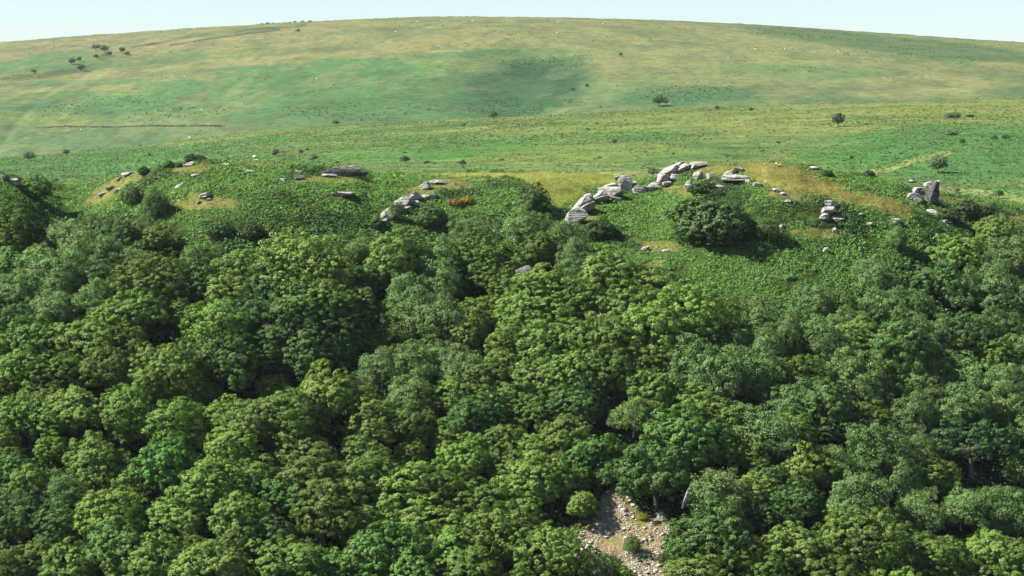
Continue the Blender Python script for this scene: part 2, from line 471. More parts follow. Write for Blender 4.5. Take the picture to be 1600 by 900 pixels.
    mixin(ell(qx, qy, 1050, 150, 110, 12, -4) * tx * 0.6, C3(72, 118, 74))
    mixin(ell(qx, qy, 640, 165, 240, 22, -2) * tx * 0.4, C3(76, 118, 74))
    mixin(ell(qx, qy, 1430, 72, 240, 12, 6) * tx * 0.8, C3(84, 114, 74))
    g_ = C3(124, 140, 88)
    col = col * 0.86 + g_ * 0.14
    top = sstep(2860, 2980, y) * sstep(1000, 1080, px)
    mixin(top * 0.7, C3(104, 118, 88))
    # --- near moor
    nm = 1 - sstep(1290, 1330, y)
    f3 = fbm(x / 60 + 2, y / 90, 5); f4 = fbm(x / 26 + 12, y / 70, 4); f5 = fbm(x / 200 + 5, y / 55 + 1, 4)
    near = np.zeros((n, 3)); near[:] = C3(122, 150, 82)
    save = col.copy(); col = near
    qx, qy = px + 30 * f3, py + 8 * f3 + 3 * f4
    mixin(sstep(-0.05, 0.25, f3 + 0.5 * f5) * 0.8, C3(98, 150, 70))
    mixin(sstep(0.0, 0.3, f5) * 0.65, C3(146, 156, 84))
    mixin(sstep(0.12, 0.3, f4) * 0.6, C3(88, 132, 66))
    mixin(sstep(0.16, 0.28, fbm(x / 90 + 33, y / 16 + 3, 4)) * 0.6, C3(156, 158, 92))
    mixin(sstep(0.18, 0.28, fbm(x / 40 + 13, y / 9 + 3, 4)) * 0.5, C3(78, 110, 60))
    mixin(ell(qx, qy, 1500, 240, 210, 46, 0) * 0.9, C3(90, 142, 72))
    mixin(ell(qx, qy, 1330, 245, 90, 14, 0) * 0.7, C3(90, 148, 66))
    mixin(ell(qx, qy, 1400, 180, 330, 20, -3) * 0.7, C3(146, 156, 84))
    mixin(ell(qx, qy, 1000, 190, 240, 12, -4) * 0.6, C3(140, 156, 82))
    mixin(ell(qx, qy, 250, 262, 320, 32, 2) * 0.85, C3(94, 152, 76))
    mixin(ell(qx, qy, 120, 222, 90, 9, 4) * 0.7, C3(84, 134, 76))
    mixin(ell(qx, qy, 20, 240, 36, 4, 4) * 0.9, C3(170, 165, 96))
    mixin(ell(qx, qy, 300, 210, 160, 9, -4) * 0.6, C3(112, 164, 80))
    mixin(ell(qx, qy, 700, 235, 240, 14, -2) * 0.5, C3(90, 146, 66))
    mixin(ell(qx, qy, 900, 240, 160, 16, -2) * 0.5, C3(142, 158, 78))
    mixin(line_mask(qx * 0.3 + px * 0.7, qy * 0.3 + py * 0.7, [(1350, 272), (1400, 262), (1440, 249), (1480, 240)], 5) * 0.9, C3(168, 176, 98))
    mixin(line_mask(qx * 0.3 + px * 0.7, qy * 0.3 + py * 0.7, [(1470, 296), (1540, 303), (1640, 318)], 5) * 0.8, C3(170, 178, 104))
    mixin(line_mask(px, qy * 0.3 + py * 0.7, [(150, 230), (300, 222), (450, 206), (560, 198)], 2.5) * 0.6, C3(160, 168, 88))
    mixin(line_mask(px, qy * 0.2 + py * 0.8, [(330, 223), (460, 206), (640, 192)], 1.0) * 0.5, C3(96, 104, 66))
    mixin(line_mask(px, qy * 0.3 + py * 0.7, [(600, 190), (800, 185), (1000, 176), (1150, 166), (1300, 160)], 3) * 0.6, C3(158, 168, 86))
    near = col
    m = nm[:, None]
    col = save * (1 - m) + near * m
    # --- the tor and the wood
    u = x / np.maximum(y, 1)
    tor = 1 - sstep(4, 14, y - DC(u))
    save = col.copy()
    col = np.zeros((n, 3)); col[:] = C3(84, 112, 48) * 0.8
    wx, wy = warp(x, y, px, py)
    g, s, b = grass_mask(wx, wy)
    mixin(sstep(0.1, 0.5, fbm(x / 5, y / 5, 3)) * 0.5, C3(110, 132, 58))
    mixin(s, C3(142, 152, 66))
    mixin(s * ell(wx, wy, 800, 270, 130, 7, 2) * 0.6, C3(156, 148, 84))
    mixin(g, C3(154, 149, 78))
    mixin(g * ell(wx, wy, 1120, 264, 60, 12, 10) * 0.8, C3(150, 156, 66))
    mixin(g * sstep(0.0, 0.4, fbm(x / 4 + 3, y / 7, 3)) * 0.7, C3(142, 130, 64))
    mixin(g * sstep(0.1, 0.5, fbm(x / 3 + 13, y / 5, 3)) * 0.5, C3(150, 152, 74))
    mixin(b * 0.9, C3(142, 142, 80))
    mixin(b * sstep(-0.1, 0.3, fbm(x / 3, y / 3, 3)) * 0.7, C3(126, 140, 62))
    mixin(line_mask(wx, wy, [(480, 255), (560, 259), (640, 272)], 5) * 0.8, C3(150, 136, 84))
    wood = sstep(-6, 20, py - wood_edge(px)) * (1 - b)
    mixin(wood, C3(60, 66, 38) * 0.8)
    sc = np.maximum(in_poly(px + 5 * fbm(x / 2, y / 2, 2), py + 5 * fbm(x / 2 + 9, y / 2, 2), SCREE), in_poly(px, py, SCREE2)).astype(float)
    mixin(sc, C3(172, 153, 115))
    mixin(sc * sstep(0.0, 0.45, fbm(x / 3.5 + 2, y / 3.5, 3)) * 0.6, C3(124, 108, 70))
    mixin(sc * ell(px, py, 1004, 808, 16, 12, -40), C3(130, 138, 60))
    mixin(sc * ell(px, py, 915, 820, 14, 12, -40), C3(150, 138, 72))
    mixin(sc * ell(px, py, 967, 765, 16, 9, -20), C3(160, 130, 70))
    for e_ in ((990, 856, 20, 9, 10), (955, 846, 14, 7, 0), (953, 805, 9, 8, 0), (1020, 845, 12, 5, 0), (985, 790, 8, 12, 30)): mixin(sc * ell(px, py, *e_) * 0.8, C3(134, 132, 66))
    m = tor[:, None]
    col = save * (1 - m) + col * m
    return col

# ------------------------------------------------------------------ terrain sheet
def build_terrain():
    ui = np.linspace(-0.235, 0.235, 480)
    uo = np.geomspace(0.24, 0.66, 26)
    U = np.concatenate([-uo[::-1], ui, uo])
    D = np.concatenate([np.linspace(-300, 0, 8), np.linspace(10, 330, 30), np.arange(340, 372, 2.0), np.arange(372, 545, 0.8), np.geomspace(546, 1310, 240), np.geomspace(1315, 3100, 230), np.geomspace(3130, 6500, 30)])
    UU, DD = np.meshgrid(U, D)
    Deff = np.where(np.abs(DD) < 40, 40, np.abs(DD))
    X = UU * Deff; Y = DD
    Z = ground(X, Y)
    nr, nc = X.shape
    V = np.stack([X, Y, Z], -1).reshape(-1, 3)
    idx = np.arange(nr * nc).reshape(nr, nc)
    Q = np.stack([idx[:-1, :-1], idx[:-1, 1:], idx[1:, 1:], idx[1:, :-1]], -1).reshape(-1, 4)
    me = mesh_np('terrain', V, Q); smooth(me)
    yy = np.maximum(V[:, 1], 100)
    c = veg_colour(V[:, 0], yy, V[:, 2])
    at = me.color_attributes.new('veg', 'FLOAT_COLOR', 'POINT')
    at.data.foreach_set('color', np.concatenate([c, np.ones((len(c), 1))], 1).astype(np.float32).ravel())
    m, N, L = new_mat('moorland')
    p = N['Principled BSDF']
    ca = N.new('ShaderNodeVertexColor'); ca.layer_name = 'veg'
    geo = N.new('ShaderNodeNewGeometry')
    def noise(s, det=4, r=0.6, st=(1, 1, 1)):
        mp = N.new('ShaderNodeMapping'); mp.inputs['Scale'].default_value = st
        L.new(geo.outputs['Position'], mp.inputs['Vector'])
        q = N.new('ShaderNodeTexNoise'); q.inputs['Scale'].default_value = s; q.inputs['Detail'].default_value = det; q.inputs['Roughness'].default_value = r
        L.new(mp.outputs[0], q.inputs['Vector']); return q
    def rng(q, a, b, c0=0.3, c1=0.7):
        r = N.new('ShaderNodeMapRange'); L.new(q.outputs['Fac'], r.inputs['Value'])
        r.inputs['From Min'].default_value = c0; r.inputs['From Max'].default_value = c1
        r.inputs['To Min'].default_value = a; r.inputs['To Max'].default_value = b; return r
    n1 = rng(noise(0.9, 5, 0.7), 0.72, 1.28)
    n2 = rng(noise(0.14, 8, 0.78, (0.8, .7, 1)), 0.50, 1.50)
    n3 = rng(noise(0.018, 5, 0.65), 0.86, 1.14)
    a = N.new('ShaderNodeMath'); a.operation = 'MULTIPLY'; L.new(n1.outputs[0], a.inputs[0]); L.new(n2.outputs[0], a.inputs[1])
    a2 = N.new('ShaderNodeMath'); a2.operation = 'MULTIPLY'; L.new(a.outputs[0], a2.inputs[0]); L.new(n3.outputs[0], a2.inputs[1])
    mx = N.new('ShaderNodeVectorMath'); mx.operation = 'SCALE'; L.new(ca.outputs['Color'], mx.inputs[0]); L.new(a2.outputs[0], mx.inputs['Scale'])
    L.new(mx.outputs[0], p.inputs['Base Color'])
    p.inputs['Roughness'].default_value = 0.95; p.inputs['Specular IOR Level'].default_value = 0.05
    b = N.new('ShaderNodeBump'); b.inputs['Strength'].default_value = 0.55; b.inputs['Distance'].default_value = 3.0
    L.new(noise(0.16, 6, 0.7).outputs['Fac'], b.inputs['Height'])
    L.new(b.outputs['Normal'], p.inputs['Normal'])
    me.materials.append(m)
    o = link('ground', me)
    tag(o, kind='structure')
    return o
build_terrain()

# ------------------------------------------------------------------ foliage prototypes
def crown_np(seed, R=5.0, H=4.0, nl=46, lr=(0.24, 0.36), nc=20, cr=0.50, nleaf=16, leaf=(0.20, 0.13), droop=0.0, low=-0.35, flat=0.85, top=0.0, nrand=0.26):
    """crown of lobes > clumps > leaves; returns V, F (origin = crown centre)"""
    rs = np.random.RandomState(seed)
    # lobe centres over the outside of an uneven ellipsoid
    d = rdir(rs, nl * 6); d = d[d[:, 2] > low]
    sel = []
    for k in d:
        if all(np.dot(k, q) < (1 - 1.7 / nl) - (2.2 / nl) * rs.rand() for q in sel): sel.append(k)
        if len(sel) >= nl: break
    d = np.array(sel)
    ph = rs.rand(4) * 6.28
    ang = np.arctan2(d[:, 1], d[:, 0])
    wob = 1 + 0.17 * np.sin(2 * ang + ph[0]) + 0.14 * np.sin(3 * ang + ph[1]) + 0.08 * np.sin(5 * ang + ph[2])
    rad = (0.62 + 0.30 * rs.rand(len(d))) * wob
    c = d * rad[:, None] * np.array([R, R, H])
    c[:, 2] += top * R * (1 - np.hypot(d[:, 0], d[:, 1]))
    r = R * (lr[0] + (lr[1] - lr[0]) * rs.rand(len(d)))
    # inner fill so the crown is not hollow
    ni = max(4, nl // 5)
    di = rdir(rs, ni); ci = di * np.array([R, R, H]) * 0.35; ri = np.full(ni, R * 0.34)
    c = np.concatenate([c, ci]); r = np.concatenate([r, ri])
    Ps, Ns, As = [], [], []
    for i in range(len(c)):
        n_c = int(nc * (r[i] / (R * 0.3)) ** 2) + 3
        q = rdir(rs, n_c); q[:, 2] = q[:, 2] * 0.9 + 0.12; q = unit(q)
        cc = c[i] + q * r[i] * np.array([1, 1, flat]) * (0.82 + 0.26 * rs.rand(n_c, 1))
        # drop clumps buried inside other lobes
        dd = np.linalg.norm((cc[:, None, :] - c[None]) / r[None, :, None], axis=2)
        dd[:, i] = 9
        keep = dd.min(1) > 0.72
        cc = cc[keep]; q = q[keep]
        if len(cc) == 0: continue
        nl_ = nleaf
        e = rdir(rs, len(cc) * nl_).reshape(len(cc), nl_, 3)
        e = unit(e + q[:, None, :] * 0.55 + np.array([0, 0, 0.25]))
        rr = cr * (0.65 + 0.7 * rs.rand(len(cc), 1, 1))
        P = cc[:, None, :] + e * rr * np.array([1, 1, 0.75]) * (0.6 + 0.5 * rs.rand(len(cc), nl_, 1))
        if droop: P[:, :, 2] -= droop * rs.rand(len(cc), nl_) * rr[:, :, 0]
        oc = unit(cc / np.array([R, R, H]))[:, None, :]
        Nn = unit(0.55 * e + 0.45 * q[:, None, :] + 0.40 * oc + nrand * rs.randn(*e.shape) + np.array([0, 0, 0.15]))
        Ps.append(P.reshape(-1, 3)); Ns.append(Nn.reshape(-1, 3))
    P = np.concatenate(Ps); Nn = np.concatenate(Ns)
    s = 0.7 + 0.7 * rs.rand(len(P))
    return leaves(P, Nn, leaf[0] * s, leaf[1] * s, rs)

def tube(path, radii, seg=7):
    P = np.array(path, float); n = len(P)
    V = []; Fq = []
    for i in range(n):
        t = P[min(i + 1, n - 1)] - P[max(i - 1, 0)]; t = t / (np.linalg.norm(t) + 1e-9)
        a = np.cross(t, [0.3, 1, 0.1]); a /= np.linalg.norm(a) + 1e-9; b = np.cross(t, a)
        for k in range(seg):
            w = 2 * math.pi * k / seg
            V.append(P[i] + radii[i] * (math.cos(w) * a + math.sin(w) * b))
    for i in range(n - 1):
        for k in range(seg):
            Fq.append([i * seg + k, i * seg + (k + 1) % seg, (i + 1) * seg + (k + 1) % seg, (i + 1) * seg + k])
    return np.array(V), np.array(Fq)

def trunk_np(seed, hc, R, H, r0=0.32, nlimb=7):
    """trunk from z=-1.2 (below the slope) into the crown, with limbs"""
    rs = np.random.RandomState(seed + 500)
    Vs, Fs, off = [], [], 0
    def add(p, r):
        nonlocal off
        v, f = tube(p, r); Vs.append(v); Fs.append(f + off); off += len(v)
    lean = rs.randn(2) * 0.25
    pts = [(lean[0] * t, lean[1] * t, -1.5 + (hc + 0.35 * H + 1.5) * t) for t in np.linspace(0, 1, 7)]
    add(pts, np.linspace(r0 * 1.35, r0 * 0.35, 7))
    for k in range(nlimb):
        a = 2 * math.pi * (k + rs.rand() * 0.6) / nlimb
        t = 0.45 + 0.4 * rs.rand(); b = np.array([lean[0] * t, lean[1] * t, -1.5 + (hc + 0.35 * H + 1.5) * t])
        e = np.array([math.cos(a) * R * 0.72, math.sin(a) * R * 0.72, hc + H * (0.0 + 0.45 * rs.rand())])
        m = (b + e) / 2 + np.array([rs.randn() * 0.3, rs.randn() * 0.3, -0.10 * R])
        add([b, (b + m) / 2 + [0, 0, -.05], m, (m + e) / 2, e], [r0 * 0.5, r0 * 0.42, r0 * 0.33, r0 * 0.22, r0 * 0.1])
    return np.concatenate(Vs), np.concatenate(Fs)

PROTO = {}
def make_proto(key, mat, bark, R, H, hc, seed, crown_kw, r0=0.32, nlimb=7):
    V, Fc = crown_np(seed, R=R, H=H, **crown_kw)
    V[:, 2] += hc
    cme = mesh_np('crown', V, Fc); cme.materials.append(mat)
    tv, tf = trunk_np(seed, hc, R, H, r0, nlimb)
    tme = mesh_np('trunk', tv, tf); smooth(tme); tme.materials.append(bark)
    PROTO.setdefault(key, []).append((cme, tme, R, hc, H))

OAK = dict(nl=72, lr=(0.15, 0.28), nc=22, nleaf=46, cr=0.46, leaf=(0.112, 0.082), low=-0.6)
for i in range(7):
    make_proto('oak', M['oak'], M['bark'], 5.0, [4.3, 3.7, 4.9, 4.1, 4.6, 3.6, 4.4][i], 4.6, 100 + i, dict(OAK, nl=[72, 56, 80, 64, 46, 74, 60][i], nrand=[.26, .34, .24, .4, .28, .3, .36][i]))
for i in range(2):
    make_proto('big_oak', M['oak'], M['bark'], 7.6, 5.9, 6.0, 120 + i, dict(nl=120, nc=24, nleaf=44, cr=0.48, leaf=(0.116, 0.084), lr=(0.10, 0.20), low=-0.6), r0=0.45, nlimb=9)
for i in range(3):
    make_proto('dark', M['dark_oak'], M['bark'], 5.2, 4.5, 4.7, 140 + i, OAK)
for i in range(2):
    make_proto('bright', M['bright'], M['bark'], 5.0, 4.2, 4.5, 160 + i, dict(OAK, leaf=(0.12, 0.088)))
for i in range(2):
    make_proto('lush', M['lush'], M['bark'], 5.2, 4.5, 4.7, 180 + i, dict(OAK, cr=0.42, leaf=(0.115, 0.084)))
BIR = dict(nl=40, lr=(0.20, 0.34), nrand=0.55, nc=16, nleaf=40, cr=0.62, leaf=(0.115, 0.07), droop=0.6, low=-0.5, flat=1.0, top=0.08)
for i in range(4):
    make_proto('birch', M['birch'], M['birch_bark'], 3.9, 4.0, 4.2, 200 + i, BIR, r0=0.14, nlimb=6)
make_proto('pine', M['pine'], M['bark'], 7.0, 3.8, 6.0, 230, dict(nl=46, lr=(0.18, 0.30), nc=26, nleaf=30, cr=0.42, leaf=(0.20, 0.055), flat=0.4, low=-0.6), r0=0.40, nlimb=12)
for i in range(2):
    make_proto('bush', M['scrub'], M['bark'], 3.0, 2.0, 1.5, 240 + i, dict(nl=44, lr=(0.18, 0.30), nc=22, nleaf=24, cr=0.32, leaf=(0.11, 0.08), low=-0.8), r0=0.12, nlimb=8)
make_proto('gorse', M['gorse'], M['bark'], 2.0, 0.9, 0.7, 250, dict(nl=26, nc=14, nleaf=14, cr=0.28, leaf=(0.10, 0.07), low=-0.6), r0=0.07, nlimb=6)
for i in range(4):
    make_proto('thorn', M['far_scrub'], M['bark'], 3.0, 2.0, 2.9, 260 + i, dict(nl=15, lr=(0.18, 0.42), nc=11, nleaf=14, cr=0.55, leaf=(0.17, 0.12), low=-0.5), r0=0.2, nlimb=6)

_cnt = {}
def place_plant(key, name, p, scale, rz, sz=1.0):
    k = _cnt.get(key, 0); _cnt[key] = k + 1
    cme, tme, R, hc, H = PROTO[key][k % len(PROTO[key])]
    e = link(name, None, loc=(p[0], p[1], p[2]))
    e.rotation_euler = (0, 0, rz); e.scale = (scale, scale, scale * sz)
    e.empty_display_size = 0.5
    link('trunk', tme, e); link('crown', cme, e)
    return e

# ------------------------------------------------------------------ the wood: photo position of each crown's middle, its width in photo pixels, its kind
TREES = """
28 332 70 o;62 360 50 o;15 364 45 o;108 362 60 b;60 387 55 o;14 402 52 g;150 345 48 b;186 355 60 d;165 382 55 b;212 346 44 b;248 360 42 o;115 394 55 b;80 414 66 b;35 437 58 b;
150 414 50 b;150 455 50 b;75 478 58 b;20 492 62 d;242 410 108 O;312 392 42 b;305 428 72 d;225 472 86 o;277 482 52 o;160 492 60 o;50 522 80 g;130 527 80 o;30 572 70 o;95 572 72 o;
190 527 62 o;166 572 80 o;335 497 92 o;392 492 74 d;356 442 72 o;392 404 76 o;270 567 112 O;345 560 80 d;412 545 72 d;412 448 72 d;470 378 128 O;440 412 84 d;560 378 36 b;620 382 80 o;
682 388 72 b;735 350 50 b;746 384 82 o;502 452 112 O;470 486 92 d;546 462 72 o;432 482 60 d;532 504 82 d;640 442 70 b;676 482 82 b;612 478 50 o;692 432 60 b;622 514 62 b;482 534 92 d;
425 522 70 d;532 545 64 d;580 527 46 y;762 414 62 o;792 438 50 o;756 474 62 o;740 508 60 y;800 484 64 o;450 568 30 b;425 602 44 y;516 606 104 y;596 568 62 b;642 564 72 b;682 554 60 b;
722 574 68 b;800 528 92 o;790 564 72 y;760 590 72 o;830 348 60 b;846 374 60 o;880 360 56 b;896 385 50 b;818 402 30 b;860 440 86 o;912 410 50 b;950 416 82 o;920 454 92 o;976 464 92 o;
1012 430 92 o;1076 475 132 O;960 494 72 o;832 474 72 o;880 488 72 o;822 508 70 o;900 514 82 o;860 539 92 o;940 534 92 o;1010 519 102 o;1062 529 72 o;1122 524 62 d;1076 559 72 b;
1022 564 72 o;960 579 82 o;900 579 82 o;842 584 82 o;1120 584 82 b;1156 534 52 b;1166 574 72 b;1180 489 62 b;1202 544 62 b;1552 350 56 o;1586 388 62 b;1496 380 60 o;1470 424 62 d;
1546 410 52 b;1365 424 54 b;1380 468 60 b;1312 468 52 o;1272 474 56 b;1422 464 52 b;1510 444 62 b;1560 444 70 b;1588 474 60 b;1262 514 70 b;1222 524 62 b;1322 504 60 b;1350 529 70 o;
1302 549 60 b;1422 504 60 b;1404 540 92 D;1476 514 60 b;1512 524 72 d;1556 504 60 b;1592 544 60 b;1552 549 70 o;1466 574 60 b;1242 574 72 o;1332 584 72 b;1502 584 72 b;1572 594 72 b;
1392 589 60 o;1200 594 62 d;30 644 72 o;76 654 62 o;110 624 82 o;196 634 82 o;14 724 62 g;80 694 52 o;190 674 42 o;146 716 84 o;272 650 102 o;258 716 92 g;352 636 62 y;362 686 82 o;
222 744 72 o;50 754 72 o;102 764 62 b;332 744 92 o;182 796 102 y;272 794 72 o;30 804 72 d;100 818 72 d;182 846 102 g;110 880 82 o;18 874 72 o;60 866 62 o;252 866 92 y;332 874 92 o;
382 806 92 o;402 744 72 o;396 646 82 o;200 896 62 y;442 646 92 o;472 696 82 o;582 656 82 o;652 656 82 o;742 646 92 d;702 616 62 o;492 736 102 o;562 706 62 o;572 746 92 o;640 704 52 o;
642 756 92 o;732 706 82 o;702 756 82 o;432 766 82 g;502 796 92 o;572 806 62 o;622 796 62 o;422 826 82 d;682 806 92 y;762 776 82 o;452 866 102 o;602 858 132 G;702 856 92 o;782 836 102 o;
522 886 82 g;642 898 92 g;742 894 92 o;792 686 72 o;802 726 72 o;842 636 82 o;902 626 72 d;990 644 56 b;1032 610 72 o;882 676 72 o;932 696 72 g;826 696 62 o;842 746 82 o;1072 676 112 G;
1028 730 104 D;906 784 52 o;956 732 46 d;902 740 52 g;1112 646 92 o;1172 666 82 b;1120 762 84 b;1182 760 72 o;1114 824 108 D;1066 852 36 g;848 858 122 O;938 886 58 b;972 896 34 y;1092 892 92 o;
1172 858 82 o;1202 796 62 d;1232 666 82 o;1290 624 82 d;1262 726 72 y;1252 776 72 d;1202 744 62 d;1366 654 62 o;1422 644 72 b;1372 704 82 b;1342 774 82 b;1432 694 62 b;1520 676 124 P;
1452 734 72 o;1402 744 62 b;1502 784 62 b;1562 784 72 b;1432 794 72 b;1342 832 132 O;1242 846 92 o;1202 886 72 o;1432 856 92 o;1482 866 82 o;1552 856 92 o;1592 804 62 b;1592 654 62 b;
1562 624 72 b;1312 890 92 o;1392 896 82 o;1502 624 72 b;1582 890 82 o;1140 700 60 o;640 610 60 b;560 620 50 o;300 610 60 o;230 600 60 o;-10 610 60 o;1610 720 70 b;1280 880 60 o;1000 600 60 o;
700 680 60 o;1090 610 60 o;1420 590 56 b;1310 660 56 d;300 850 60 o;780 620 70 o;1190 700 60 o;1480 640 50 b;1450 610 60 b;1610 590 60 b;-5 540 60 o;370 850 60 o;560 830 50 o;820 790 60 o;
880 720 50 o;1150 800 46 d;1300 720 56 b;1390 830 60 o;1530 900 70 o;1240 620 60 b;1360 610 56 b;480 900 70 g;820 905 70 o;-8 690 56 o;60 610 56 o;460 435 56 d;580 420 56 d;340 540 56 o;
100 440 44 b;200 430 44 b;205 395 44 b;-5 450 50 o;40 300 10 x
"""
KEYS = {'o': ('oak', 'oak_tree', 'mid-green oak'), 'O': ('big_oak', 'oak_tree', 'mid-green oak'), 'd': ('dark', 'oak_tree', 'dark green oak'), 'D': ('dark', 'oak_tree', 'dark green oak'),
        'y': ('bright', 'ash_tree', 'yellow-green tree'), 'g': ('lush', 'sycamore_tree', 'lush green tree'), 'G': ('lush', 'sycamore_tree', 'lush green tree'),
        'b': ('birch', 'birch_tree', 'grey-green birch'), 'P': ('pine', 'pine_tree', 'dark layered pine')}
LAND = [(970, 820, 'pale scree'), (820, 430, 'grey rock mid-wood'), (930, 325, 'white-ended boulder ridge'), (1110, 340, 'big dark bush on the slope'),
        (1457, 305, 'tall rock pillar'), (640, 320, 'pale mid-slope outcrop'), (380, 585, 'darkest shaded hollow'), (1310, 645, 'black gap in the birches'), (1520, 675, 'layered pine'),
        (1030, 386, 'bare grassy patch'), (516, 604, 'widest yellow-green crown'), (0, 900, 'bottom left corner'), (1600, 900, 'bottom right corner'), (0, 420, 'left end of the wood'),
        (1600, 480, 'right end of the wood'), (600, 858, 'widest lush green crown'), (1270, 420, 'open bracken slope'), (240, 410, 'broad oak below the left tor'), (182, 800, 'lower left yellow-green crown')]
GROUPS = {'oak_tree': 'oaks of the hillside wood', 'birch_tree': 'birches of the hillside wood', 'ash_tree': 'yellow-green trees of the wood', 'sycamore_tree': 'lush green trees of the wood', 'pine_tree': None}
ORD = ['nearest', 'second nearest', 'third nearest', 'fourth nearest', 'fifth nearest', 'sixth nearest', 'seventh nearest', 'eighth nearest', 'ninth nearest', 'tenth nearest', 'eleventh nearest', 'twelfth nearest']
trees = []
for t in TREES.replace('\n', '').split(';'):
    t = t.split()
    if len(t) == 4 and t[3] in KEYS: trees.append((float(t[0]), float(t[1]), float(t[2]), t[3]))
buckets = {}
for i, (cx, cyy, w, k) in enumerate(trees):
    key, name, look = KEYS[k]
    R0, hc0, H0 = PROTO[key][0][2:]
    s = 1.0; p = None
    for _ in range(4):
        p = hit(cx, cyy + (0.30 if cyy < 400 else 0.20 if cyy < 470 else 0.10) * w, hc0 * s, 320, 540)
        s = (w * 1.19 * p[1] / F) / (2 * R0 * (1.0 if k != 'b' else 1.02))
        s = max(0.45, min(1.5, s))
    sz = random.uniform(0.82, 1.02)
    base = (p[0], p[1], float(ground(p[0], p[1])))
    e = place_plant(key, name, base, s, random.uniform(0, 6.28), sz)
    e.scale = (s * random.uniform(0.88, 1.2), s * random.uniform(0.85, 1.1), s * sz)
    e.rotation_euler = (random.uniform(-.12, .12), random.uniform(-.12, .12), e.rotation_euler[2])
    tag(e, cat='tree', group=GROUPS[name])
    size = 'small' if w < 56 else 'middling' if w < 86 else 'broad' if w < 108 else 'very broad'
    if k == 'P':
        e['label'] = 'dark layered pine with bare branches showing, right side of the wood'; continue
    j = min(range(len(LAND)), key=lambda q: math.hypot((cx - LAND[q][0]), 1.3 * (cyy - LAND[q][1])))
    lx, ly, ln = LAND[j]; dist = math.hypot(cx - lx, cyy - ly)
    if dist < 26:
        rel = 'at'
    elif abs(cx - lx) > 1.1 * abs(cyy - ly):
        rel = 'left of' if cx < lx else 'right of'
    else:
        rel = 'above' if cyy < ly else 'below'
    buckets.setdefault((size, look, rel, ln), []).append((dist, e))
used = {}
for (size, look, rel, ln), L_ in buckets.items():
    L_.sort(key=lambda q: q[0])
    for n_, (dist, e) in enumerate(L_):
        r = '' if len(L_) == 1 else ', ' + ORD[n_] + ''
        if rel == 'at' and ln.endswith('crown') or ln.startswith('broad oak') and rel == 'at':
            e['label'] = f'{size} {look} forming the {ln} in the wood'
        else:
            e['label'] = f'{size} {look} {rel} the {ln}{r}'

# ------------------------------------------------------------------ single trees and bushes on the tor: (px, py of foot, width px, kind, name, label)
def on_ground(px, py):
    p = hit(px, py); return (p[0], p[1], float(ground(p[0], p[1])))
TOR_PLANTS = [
    (58, 318, 44, 'lush', 'hawthorn_tree', 'round dark tree standing alone on the bracken below the far-left knoll', 'tree'),
    (206, 322, 34, 'dark', 'hawthorn_tree', 'small dark tree on the left shoulder of the left tor', 'tree'),
    (243, 340, 34, 'birch', 'birch_tree', 'slim grey-green birch beside the small dark tree, left tor', 'tree'),
    (832, 338, 50, 'dark', 'oak_tree', 'round dark tree below the grassy saddle', 'tree'),
    (672, 352, 54, 'bush', 'bramble_bush', 'dense dark bush growing against the pale mid-slope outcrop', 'bush'),
    (590, 356, 26, 'bush', 'bramble_bush', 'small bush at the foot of the pale mid-slope outcrop', 'bush'),
    (620, 345, 22, 'birch', 'birch_tree', 'little soft green sapling in front of the mid-slope outcrop', 'tree'),
    (712, 322, 22, 'gorse', 'gorse_bush', 'orange-brown gorse bush right of the mid-slope outcrop', 'bush'),
    (729, 318, 20, 'gorse', 'gorse_bush', 'small orange gorse tip beside the larger orange gorse', 'bush'),
    (1112, 374, 112, 'bush', 'holly_bush', 'big dark rounded bush on the open bracken slope', 'bush'),
    (1165, 370, 44, 'bush', 'holly_bush', 'dark low bush against the right side of the big bush', 'bush'),
    (1201, 380, 30, 'birch', 'birch_tree', 'slender pale birch standing alone on the bracken slope', 'tree'),
    (1098, 304, 34, 'bush', 'bramble_bush', 'dark bush below the rocks of the right-hand tor', 'bush'),
    (940, 372, 48, 'bush', 'bramble_bush', 'dark bush below the white-ended boulder ridge', 'bush'),
    (1480, 346, 34, 'bush', 'bramble_bush', 'dark bush just right of the rock pillar', 'bush'),
    (1508, 340, 44, 'bush', 'bramble_bush', 'wide dark bush in the row right of the rock pillar', 'bush'),
    (1538, 338, 30, 'bush', 'bramble_bush', 'dark bush at the right end of the row by the pillar', 'bush'),
    (265, 262, 18, 'bush', 'gorse_bush', 'rounded dark bush on the left tor skyline', 'bush'),
    (279, 261, 12, 'bush', 'gorse_bush', 'smallest dark bush on the left tor skyline', 'bush'),
    (299, 253, 20, 'bush', 'gorse_bush', 'low dark bush on the skyline left of the windswept one', 'bush'),
    (311, 251, 16, 'bush', 'gorse_bush', 'windswept dark bush at the top of the left tor', 'bush'),
    (225, 272, 20, 'bush', 'gorse_bush', 'low green bush on the left shoulder of the left tor', 'bush'),
    (1357, 276, 18, 'bush', 'gorse_bush', 'dark bush behind the golden grass knoll', 'bush'),
    (1293, 276, 15, 'bush', 'gorse_bush', 'small dark bush on the back edge of the golden knoll', 'bush'),
    (395, 372, 40, 'bush', 'bramble_bush', 'bush at the upper wood edge above the broad oaks', 'bush'),
    (345, 368, 36, 'bush', 'bramble_bush', 'dark bush on the bracken slope above the broad oak', 'bush'),
    (1400, 392, 30, 'birch', 'birch_tree', 'small birch at the bracken edge below the pillar', 'tree'),
    (1120, 306, 18, 'bush', 'bramble_bush', 'small bush beside the flat rocks of the right-hand tor', 'bush'),
    (918, 806, 34, 'bush', 'bramble_bush', 'small bush on the left rim of the scree', 'bush'),
    (1006, 812, 16, 'gorse', 'gorse_bush', 'yellow-green tuft growing on the scree', 'bush'),
    (988, 868, 24, 'birch', 'birch_tree', 'yellowish sapling at the foot of the scree', 'tree'),
]
